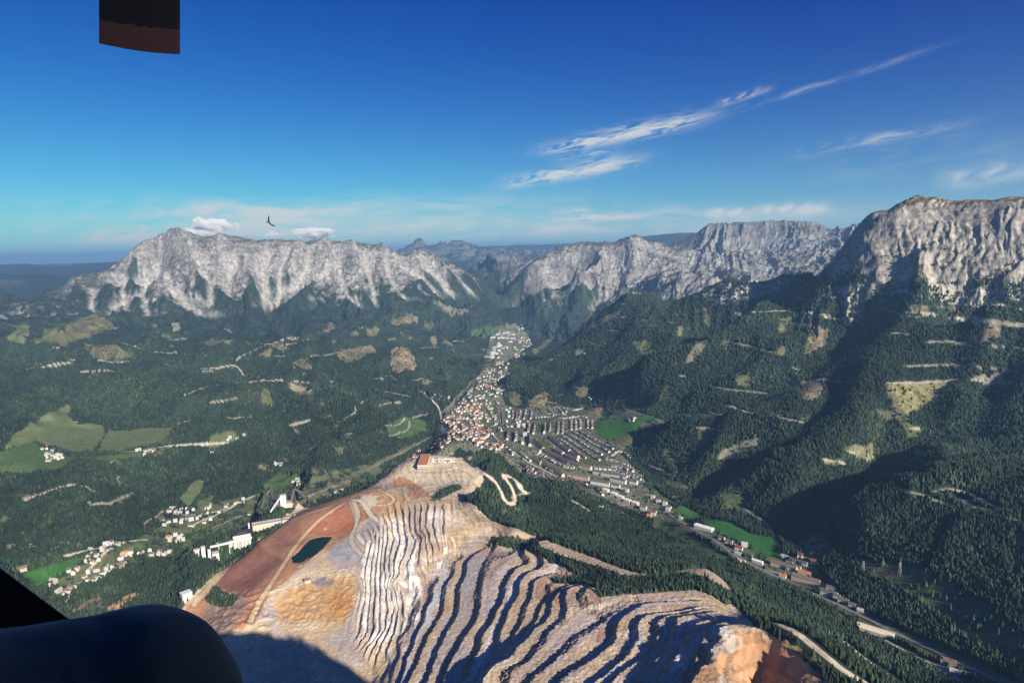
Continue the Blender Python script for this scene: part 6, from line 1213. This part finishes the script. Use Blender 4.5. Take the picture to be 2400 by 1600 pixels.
Rb = site('red_roof_hall', *e1(770, 772), .35, 'long hall with a rusty red roof in the left valley', 'hall')
part(Rb, 'wall', [(-26, 26, -8, 8, -4, 8)], WALLS['white']); part(Rb, 'roof', [(-27, 27, -9, 9, 8.1, 10)], ROOFS['rust'])
Db = site('loading_station', *e1(1142, 1045), .8, 'pale grey loading building beside the haul road left of the red dump', 'building')
part(Db, 'wall', [(-14, 14, -11, 11, -6, 17)], M_conc); part(Db, 'roof', [(-15, 15, -12, 12, 17.1, 18.5)], M_white); part(Db, 'annex', [(14.2, 24, -6, 6, -6, 9)], M_dark)
# workshop on the platform
b2p = lambda x, y: (850 + .2551 * x, 1030 + .2551 * y)
a_, b_ = cast(*b2p(548, 280)), cast(*b2p(582, 158)); (x0, y0), (x1, y1) = xy(a_), xy(b_); Lw = math.hypot(x1 - x0, y1 - y0)
Wk = bpy.data.objects.new('workshop_hall', None); col.objects.link(Wk); Wk.location = ((x0 + x1) / 2, (y0 + y1) / 2, hat((x0 + x1) / 2, (y0 + y1) / 2)); Wk.rotation_euler = (0, 0, math.atan2(y1 - y0, x1 - x0)); tag(Wk, 'large workshop hall with an orange roof and a row of gates on the platform', 'hall')
part(Wk, 'wall', [(-Lw / 2, Lw / 2, -21, 21, -4, 13)], WALLS['white']); part(Wk, 'roof', [(-Lw / 2 - 1, Lw / 2 + 1, -22, 22, 13.1, 14.6)], ROOFS['rust'])
for i in range(9): part(Wk, 'gate', [(-Lw / 2 - .25, -Lw / 2 - .05, -19.5 + i * 4.4, -16.3 + i * 4.4, -.5, 7)], M_door)
rs = random.Random(5)
for i in range(16):
    e = site('cargo_container', *b2p(650 + (i % 8) * 27 + rs.uniform(-4, 4), 178 + (i // 8) * 26 + rs.uniform(-4, 4)), rs.choice((.1, 1.6)), ['white', 'grey', 'cream', 'pale'][i % 4] + ' shed or container, number %d in the storage yard beside the workshop hall' % (i + 1), 'container', 0, 'containers in the yard beside the workshop hall')
    part(e, 'body', [(-7, 7, -3.5, 3.5, -2, 4 + i % 3)], [M_white, WALLS['grey'], WALLS['cream'], M_conc][i % 4]); part(e, 'lid', [(-7.2, 7.2, -3.7, 3.7, 4.05 + i % 3, 4.5 + i % 3)], [M_conc, M_dark, M_white, M_conc][i % 4])
for i, (x, y, m_) in enumerate([(795, 266, ROOFS['brown']), (850, 252, WALLS['grey'])]):
    e = site('settling_basin', *b2p(x, y), .1, ['brown square basin with concrete kerbs on the workshop platform', 'grey square basin with concrete kerbs on the workshop platform'][i], 'basin')
    part(e, 'floor', [(-11, 11, -9, 9, -2, .6)], m_); part(e, 'kerb', [(-12, -11.1, -10, 10, -2, 2), (11.1, 12, -10, 10, -2, 2), (-11, 11, -10, -9.1, -2, 2), (-11, 11, 9.1, 10, -2, 2)], M_conc)
e = site('settling_basin', *e1(1330, 885), .3, 'round tank beside the conveyor road of the ore works', 'tank'); part(e, 'tank', [(-6, 6, -6, 6, -3, 6)], M_white)
# a haul truck on the rim road
Tk = site('haul_truck', 850 + .2551 * 1875, 1200 + .2551 * 412, -.5, 'small white haul truck driving along the mine rim road', 'truck', 1.2)
part(Tk, 'bed', [(-6, 2, -2.6, 2.6, 1.2, 4.6)], M_white); part(Tk, 'cab', [(2.3, 5.5, -2.3, 2.3, 1, 4.4)], M_white); part(Tk, 'windscreen', [(5.52, 5.7, -1.8, 1.8, 2.6, 4)], M_glass)
def wheel(e, x, y, r=1.1):
    n = 14; VV = [(x + r * math.cos(6.283 * s / n), y + t_, r + r * math.sin(6.283 * s / n) - .6) for t_ in (-.5, .5) for s in range(n)]
    me = bpy.data.meshes.new('wheel'); me.from_pydata(VV, [], [(s, (s + 1) % n, n + (s + 1) % n, n + s) for s in range(n)] + [tuple(range(n)), tuple(range(n, 2 * n))]); me.materials.append(M_dark); link('wheel', me, e)
for x in (-4, 3.8):
    for y in (-2.5, 2.5): wheel(Tk, x, y)
# pylons on the power line cutting
M_lat = mat('galvanised_steel', (.45, .46, .46), .5, .5, metal=.3)
for i, (x, y, lab) in enumerate([(1590, 905, 'steel lattice pylon in the middle of the grassy power line cutting'), (1365, 900, 'steel lattice pylon at the left end of the power line cutting')]):
    e = site('power_pylon', *q1(x, y), .6, lab, 'pylon'); VV, FF = [], []; Hp = 42
    def strut(a, b, w=.28):
        a = np.array(a, float); b = np.array(b, float); d = b - a; s_ = np.cross(d, (0.3, 1, .2)); s_ = s_ / np.linalg.norm(s_) * w; t_ = np.cross(d, s_); t_ = t_ / np.linalg.norm(t_) * w; k = len(VV)
        for p in (a, b):
            for q_ in (-s_ - t_, s_ - t_, s_ + t_, -s_ + t_): VV.append(tuple(p + q_))
        FF.extend([(k, k + 1, k + 5, k + 4), (k + 1, k + 2, k + 6, k + 5), (k + 2, k + 3, k + 7, k + 6), (k + 3, k, k + 4, k + 7)])
    for sx in (-1, 1):
        for sy in (-1, 1): strut((4 * sx, 4 * sy, -2), (.7 * sx, .7 * sy, Hp))
    for k in range(6):
        z0, z1 = k * 7, k * 7 + 7; w0, w1 = 4 - 3.3 * z0 / Hp, 4 - 3.3 * z1 / Hp
        for s in (-1, 1): strut((-w0, s * w0, z0), (w1, s * w1, z1), .2); strut((s * w0, -w0, z0), (s * w1, w1, z1), .2)
    me = bpy.data.meshes.new('mast'); me.from_pydata(VV, [], FF); me.materials.append(M_lat); link('mast', me, e); VV, FF = [], []
    for z, w in ((28, 9), (34, 7), (39, 5)): strut((-w, 0, z), (w, 0, z), .35); strut((-w, 0, z), (0, 0, z + 2.5), .2); strut((w, 0, z), (0, 0, z + 2.5), .2)
    me = bpy.data.meshes.new('crossarm'); me.from_pydata(VV, [], FF); me.materials.append(M_lat); link('crossarm', me, e)
print('works', round(time.time() - T0, 1))

# ------------------------------------------------------------------ the aircraft: passenger, cockpit edge, rotor blade; and a bird
def at(u, v, d):
    """point d metres along the line of sight of a photograph point"""
    p = fw + (u - 1200) / F * RT + (800 - v) / F * UP; return Vector(p * d + np.array([0, 0, ZC]))
def skin(name, pts, edges, rad, m, parent=None, sub=3):
    me = bpy.data.meshes.new(name); me.from_pydata([tuple(p) for p in pts], edges, []); o = link(name, me, parent)
    md = o.modifiers.new('Skin', 'SKIN'); md.use_smooth_shade = True
    for i, v in enumerate(me.skin_vertices[0].data): v.radius = rad[i] if isinstance(rad[i], tuple) else (rad[i], rad[i]); v.use_root = (i == 0)
    s = o.modifiers.new('Sub', 'SUBSURF'); s.levels = sub; s.render_levels = sub; me.materials.append(m); return o
denim = bpy.data.materials.new('blue_trousers'); denim.use_nodes = True; nt = denim.node_tree; b = nt.nodes['Principled BSDF']; b.inputs['Roughness'].default_value = .9; b.inputs['Specular IOR Level'].default_value = .1
b.inputs['Sheen Weight'].default_value = .25; b.inputs['Base Color'].default_value = (.150, .105, .070, 1)
tc = nt.nodes.new('ShaderNodeTexCoord'); wv = nt.nodes.new('ShaderNodeTexNoise'); wv.inputs['Scale'].default_value = 900; wv.inputs['Detail'].default_value = 3
w2 = nt.nodes.new('ShaderNodeTexNoise'); w2.inputs['Scale'].default_value = 9; w2.inputs['Detail'].default_value = 2; w2.inputs['Distortion'].default_value = .6
bp = nt.nodes.new('ShaderNodeBump'); bp.inputs['Distance'].default_value = .0012; bp.inputs['Strength'].default_value = .35; bp2 = nt.nodes.new('ShaderNodeBump'); bp2.inputs['Distance'].default_value = .02; bp2.inputs['Strength'].default_value = 1.0
nt.links.new(tc.outputs['Object'], wv.inputs['Vector']); nt.links.new(tc.outputs['Object'], w2.inputs['Vector']); nt.links.new(wv.outputs['Fac'], bp.inputs['Height']); nt.links.new(w2.outputs['Fac'], bp2.inputs['Height']); nt.links.new(bp.outputs[0], bp2.inputs['Normal']); nt.links.new(bp2.outputs[0], b.inputs['Normal'])
# thigh from the seat (behind the frame) to the knee, then the shin going down out of sight
path = [(-520,1930,.36,.088), (-220,1812,.41,.083), (0,1735,.45,.078), (190,1668,.48,.069), (318,1628,.50,.0655), (372,1690,.515,.063), (400,1850,.56,.058), (420,2150,.66,.056), (425,2700,.85,.046)]
cc_ = [(at(u, v, d), r) for u, v, d, r in path]; bmv, bmf = [], []
for (a, ra), (b_, rb) in zip(cc_[:-1], cc_[1:]):
    m_ = max(2, int((b_ - a).length / .012))
    for k in range(m_):
        t_ = k / m_; c = a.lerp(b_, t_); r = ra + (rb - ra) * t_; o0 = len(bmv)
        for i in range(1, 12):
            ph = math.pi * i / 12
            for q_ in range(20): th_ = math.pi * q_ / 10; bmv.append((c.x + r * math.sin(ph) * math.cos(th_), c.y + r * math.sin(ph) * math.sin(th_), c.z + r * math.cos(ph)))
        top_ = len(bmv); bmv += [(c.x, c.y, c.z + r), (c.x, c.y, c.z - r)]
        for i in range(10):
            for q_ in range(20): bmf.append((o0 + i * 20 + q_, o0 + (i + 1) * 20 + q_, o0 + (i + 1) * 20 + (q_ + 1) % 20, o0 + i * 20 + (q_ + 1) % 20))
        for q_ in range(20): bmf.append((top_, o0 + q_, o0 + (q_ + 1) % 20)); bmf.append((top_ + 1, o0 + 200 + (q_ + 1) % 20, o0 + 200 + q_))
me = bpy.data.meshes.new('person'); kc = at(318, 1628, .5)
me.from_pydata([(x - kc.x, y - kc.y, z - kc.z) for x, y, z in bmv], [], bmf); me.materials.append(denim); person = link('person', me); person.location = kc
md = person.modifiers.new('Remesh', 'REMESH'); md.mode = 'VOXEL'; md.voxel_size = .0045; md.use_smooth_shade = True
md = person.modifiers.new('Smooth', 'SMOOTH'); md.factor = .7; md.iterations = 14
tx = bpy.data.textures.new('folds', 'CLOUDS'); tx.noise_scale = .09; tx.noise_depth = 1
md = person.modifiers.new('Folds', 'DISPLACE'); md.texture = tx; md.strength = .016; md.mid_level = .5; md.texture_coords = 'LOCAL'
tag(person, 'person in dark blue trousers with one bent knee in the lower left corner', 'person')
# black cockpit side rail: a thick wedge running down from the left
blk = mat('black_plastic', (.004, .004, .005), .7, .2)
pr = [(-260, 1190), (-10, 1322), (70, 1382), (165, 1452), (300, 1600), (300, 1900), (-260, 1900)]
fr_ = [at(u, v, .62) for u, v in pr]; bk = [at(u, v, .72) for u, v in pr]; n = len(pr)
me = bpy.data.meshes.new('cockpit_rail'); me.from_pydata([tuple(p) for p in fr_ + bk], [], [tuple(range(n)), tuple(range(2 * n - 1, n - 1, -1))] + [(i, i + n, (i + 1) % n + n, (i + 1) % n) for i in range(n)]); me.materials.append(blk)
rail = link('cockpit_rail', me); bv = rail.modifiers.new('Bevel', 'BEVEL'); bv.width = .006; bv.segments = 3
tag(rail, 'black cockpit side rail of the aircraft behind the blue knee', 'cockpit rail')
# unseen cabin added behind camera: seat, bulkhead and side panel to shade the knee
cab = bpy.data.objects.new('cabin_shade', None); col.objects.link(cab); cab.location = (0, 0, ZC); tag(cab, 'unseen black cabin panels and seat added to shade the passenger knee', 'cabin')
part(cab, 'rear_shade', [(-1.0, 1.1, -.75, -.68, -.9, 1.0)], blk); part(cab, 'side_shade', [(.75, .80, -.67, -.12, -.9, 1.0)], blk); part(cab, 'seat', [(-.8, .55, -.66, -.10, -.9, -.52)], blk)
# rotor blade reaching down into the top left of the view, dark with a dull red tip band
M_bl = mat('rotor_black', (.0015, .002, .004), .8, .05); M_rt = mat('rotor_red', (.011, .006, .008), .8, .05)
RBd = bpy.data.objects.new('rotor_blade', None); col.objects.link(RBd); RBd.location = at(320, 0, 2.2)
tag(RBd, 'dark rotor blade with a dull red tip hanging into the blue sky', 'rotor blade')
def blade(nm, v0l, v0r, v1l, v1r, m):
    us = np.linspace(232, 422, 15); VV = []
    for u in us:
        t_ = (u - 232) / 190; th = .012 * math.sqrt(max(.02, 4 * t_ * (1 - t_)))
        for va in (v0l + (v0r - v0l) * t_, v1l + (v1r - v1l) * t_ + 5 * math.sin(t_ * math.pi)):
            for s in (-1, 1): VV.append(at(u, va, 2.2 + s * th) - RBd.location)
    FF = []
    for i in range(14):
        a = i * 4; FF += [(a, a + 4, a + 6, a + 2), (a + 1, a + 3, a + 7, a + 5), (a + 2, a + 6, a + 7, a + 3), (a, a + 1, a + 5, a + 4)]
    FF += [(0, 2, 3, 1), (56, 57, 59, 58)]
    me = bpy.data.meshes.new(nm); me.from_pydata([tuple(v) for v in VV], [], FF); me.materials.append(m); return link(nm, me, RBd)
blade('blade', -700, -690, 46, 70, M_bl); blade('tip_band', 46.5, 70.5, 102, 128, M_rt)
# bird gliding in front of the massif
M_bird = mat('dark_feathers', (.02, .022, .03), .8, .2, 30, .3)
bc = at(632, 523, 60); k = 60 / F
bp_ = [(0, 0), (-6, -2), (8, 8), (16, 10)]; 
ctr = [at(629, 521, 60), at(633.5, 524, 60), at(638.5, 527, 60), at(625, 519, 60)]
bird = skin('bird', [ctr[0], ctr[1], ctr[2], ctr[3], at(623, 518, 60)], [(0, 1), (1, 2), (0, 3), (3, 4)], [1.8 * k, 1.4 * k, .6 * k, 1.0 * k, .4 * k], M_bird, None, 2)
tag(bird, 'small dark bird with raised wing gliding above the limestone massif', 'bird')
for pts_ in ([(629, 520), (626, 512), (627, 502), (631, 497), (631, 508), (633, 521)], [(632, 524), (640, 527), (648, 531), (650, 535), (642, 533), (633, 528)]):
    pts_ = [(632 + (u - 632) * .72, 522 + (v - 522) * .72) for u, v in pts_]
    a3 = [at(u, v, 60 + .1) for u, v in pts_]; b3_ = [at(u, v, 60 - .02) for u, v in pts_]; n = len(a3)
    me = bpy.data.meshes.new('wing'); me.from_pydata([tuple(p) for p in a3 + b3_], [], [tuple(range(n)), tuple(range(2 * n - 1, n - 1, -1))] + [(i, i + n, (i + 1) % n + n, (i + 1) % n) for i in range(n)]); me.materials.append(M_bird); link('wing', me, bird)

# ------------------------------------------------------------------ small clouds over the massif, above the haze
def cloud(u, v, d, w, h, label, dens_=.012, seed=0, thr=.5):
    c = at(u, v, d); me = bpy.data.meshes.new('cloud'); V_, F_ = [], []
    for r in range(9):
        for s in range(14):
            ph = math.pi * (r / 8 - .5); th_ = 2 * math.pi * s / 14; V_.append((math.cos(ph) * math.cos(th_), math.cos(ph) * math.sin(th_), math.sin(ph)))
    for r in range(8):
        for s in range(14): F_.append((r * 14 + s, r * 14 + (s + 1) % 14, (r + 1) * 14 + (s + 1) % 14, (r + 1) * 14 + s))
    me.from_pydata(V_, [], F_); o = link('cloud', me); o.location = c; o.scale = (w, w * .7, h); o.rotation_euler = (0, 0, -math.atan2(c.x, c.y))
    m = bpy.data.materials.new('cloud_vapour'); m.use_nodes = True; nt = m.node_tree; nt.nodes.clear(); L = nt.links.new
    oo = nt.nodes.new('ShaderNodeOutputMaterial'); pv_ = nt.nodes.new('ShaderNodeVolumePrincipled'); tc = nt.nodes.new('ShaderNodeTexCoord')
    mp = nt.nodes.new('ShaderNodeMapping'); mp.inputs['Location'].default_value = (seed * 3.1, seed, seed * 1.7); mp.inputs['Scale'].default_value = (w / h * .55, w / h * .4, 1.0)
    n = nt.nodes.new('ShaderNodeTexNoise'); n.inputs['Scale'].default_value = 1.5; n.inputs['Detail'].default_value = 5; n.inputs['Roughness'].default_value = .6
    ln = nt.nodes.new('ShaderNodeVectorMath'); ln.operation = 'LENGTH'
    a = nt.nodes.new('ShaderNodeMath'); a.operation = 'MULTIPLY_ADD'; a.inputs[1].default_value = -.42; b = nt.nodes.new('ShaderNodeMapRange'); b.inputs[1].default_value = thr - .28; b.inputs[2].default_value = thr - .10; b.inputs[3].default_value = 0; b.inputs[4].default_value = dens_
    L(tc.outputs['Object'], mp.inputs[0]); L(mp.outputs[0], n.inputs['Vector']); L(tc.outputs['Object'], ln.inputs[0]); L(ln.outputs['Value'], a.inputs[0]); L(n.outputs['Fac'], a.inputs[2]); L(a.outputs[0], b.inputs[0]); L(b.outputs[0], pv_.inputs['Density'])
    pv_.inputs['Color'].default_value = (1, 1, 1, 1); pv_.inputs['Anisotropy'].default_value = -.1
    L(pv_.outputs[0], oo.inputs['Volume']); me.materials.append(m); tag(o, label, 'cloud')
cloud(498, 528, 13000, 560, 200, 'small bright cloud hanging over the summit of the pale massif', .02, 1, .50)
cloud(458, 549, 15500, 640, 170, 'low ragged cloud touching the left summit ridge', .016, 2, .48)
cloud(735, 547, 15500, 620, 170, 'rounded white cloud behind the right part of the massif', .02, 3, .46)
cloud(640, 550, 15500, 260, 110, 'tiny cloud wisp below the gliding bird', .012, 4, .48)

# ------------------------------------------------------------------ the air
hm = bpy.data.materials.new('haze'); hm.use_nodes = True; nt = hm.node_tree; nt.nodes.clear()
ho = nt.nodes.new('ShaderNodeOutputMaterial'); hv = nt.nodes.new('ShaderNodeVolumePrincipled')
hv.inputs['Color'].default_value = (.34, .63, 1.0, 1); hv.inputs['Density'].default_value = 3.0e-5; hv.inputs['Anisotropy'].default_value = .2
nt.links.new(hv.outputs[0], ho.inputs['Volume'])
zlo, zhi, ex = float(min(Hg.min(), HO.min())) - 1.5, 1640.0, 63000.0
hb = bpy.data.meshes.new('haze'); hb.from_pydata([(sx * ex, sy * ex, z) for z in (zlo, zhi) for sx, sy in ((-1, -1), (1, -1), (1, 1), (-1, 1))], [], [(0, 3, 2, 1), (4, 5, 6, 7), (0, 1, 5, 4), (1, 2, 6, 5), (2, 3, 7, 6), (3, 0, 4, 7)])
hb.materials.append(hm); tag(link('haze', hb), 'thin blue summer haze filling the valley air', 'haze', None, 'stuff')
print('total', round(time.time() - T0, 1))
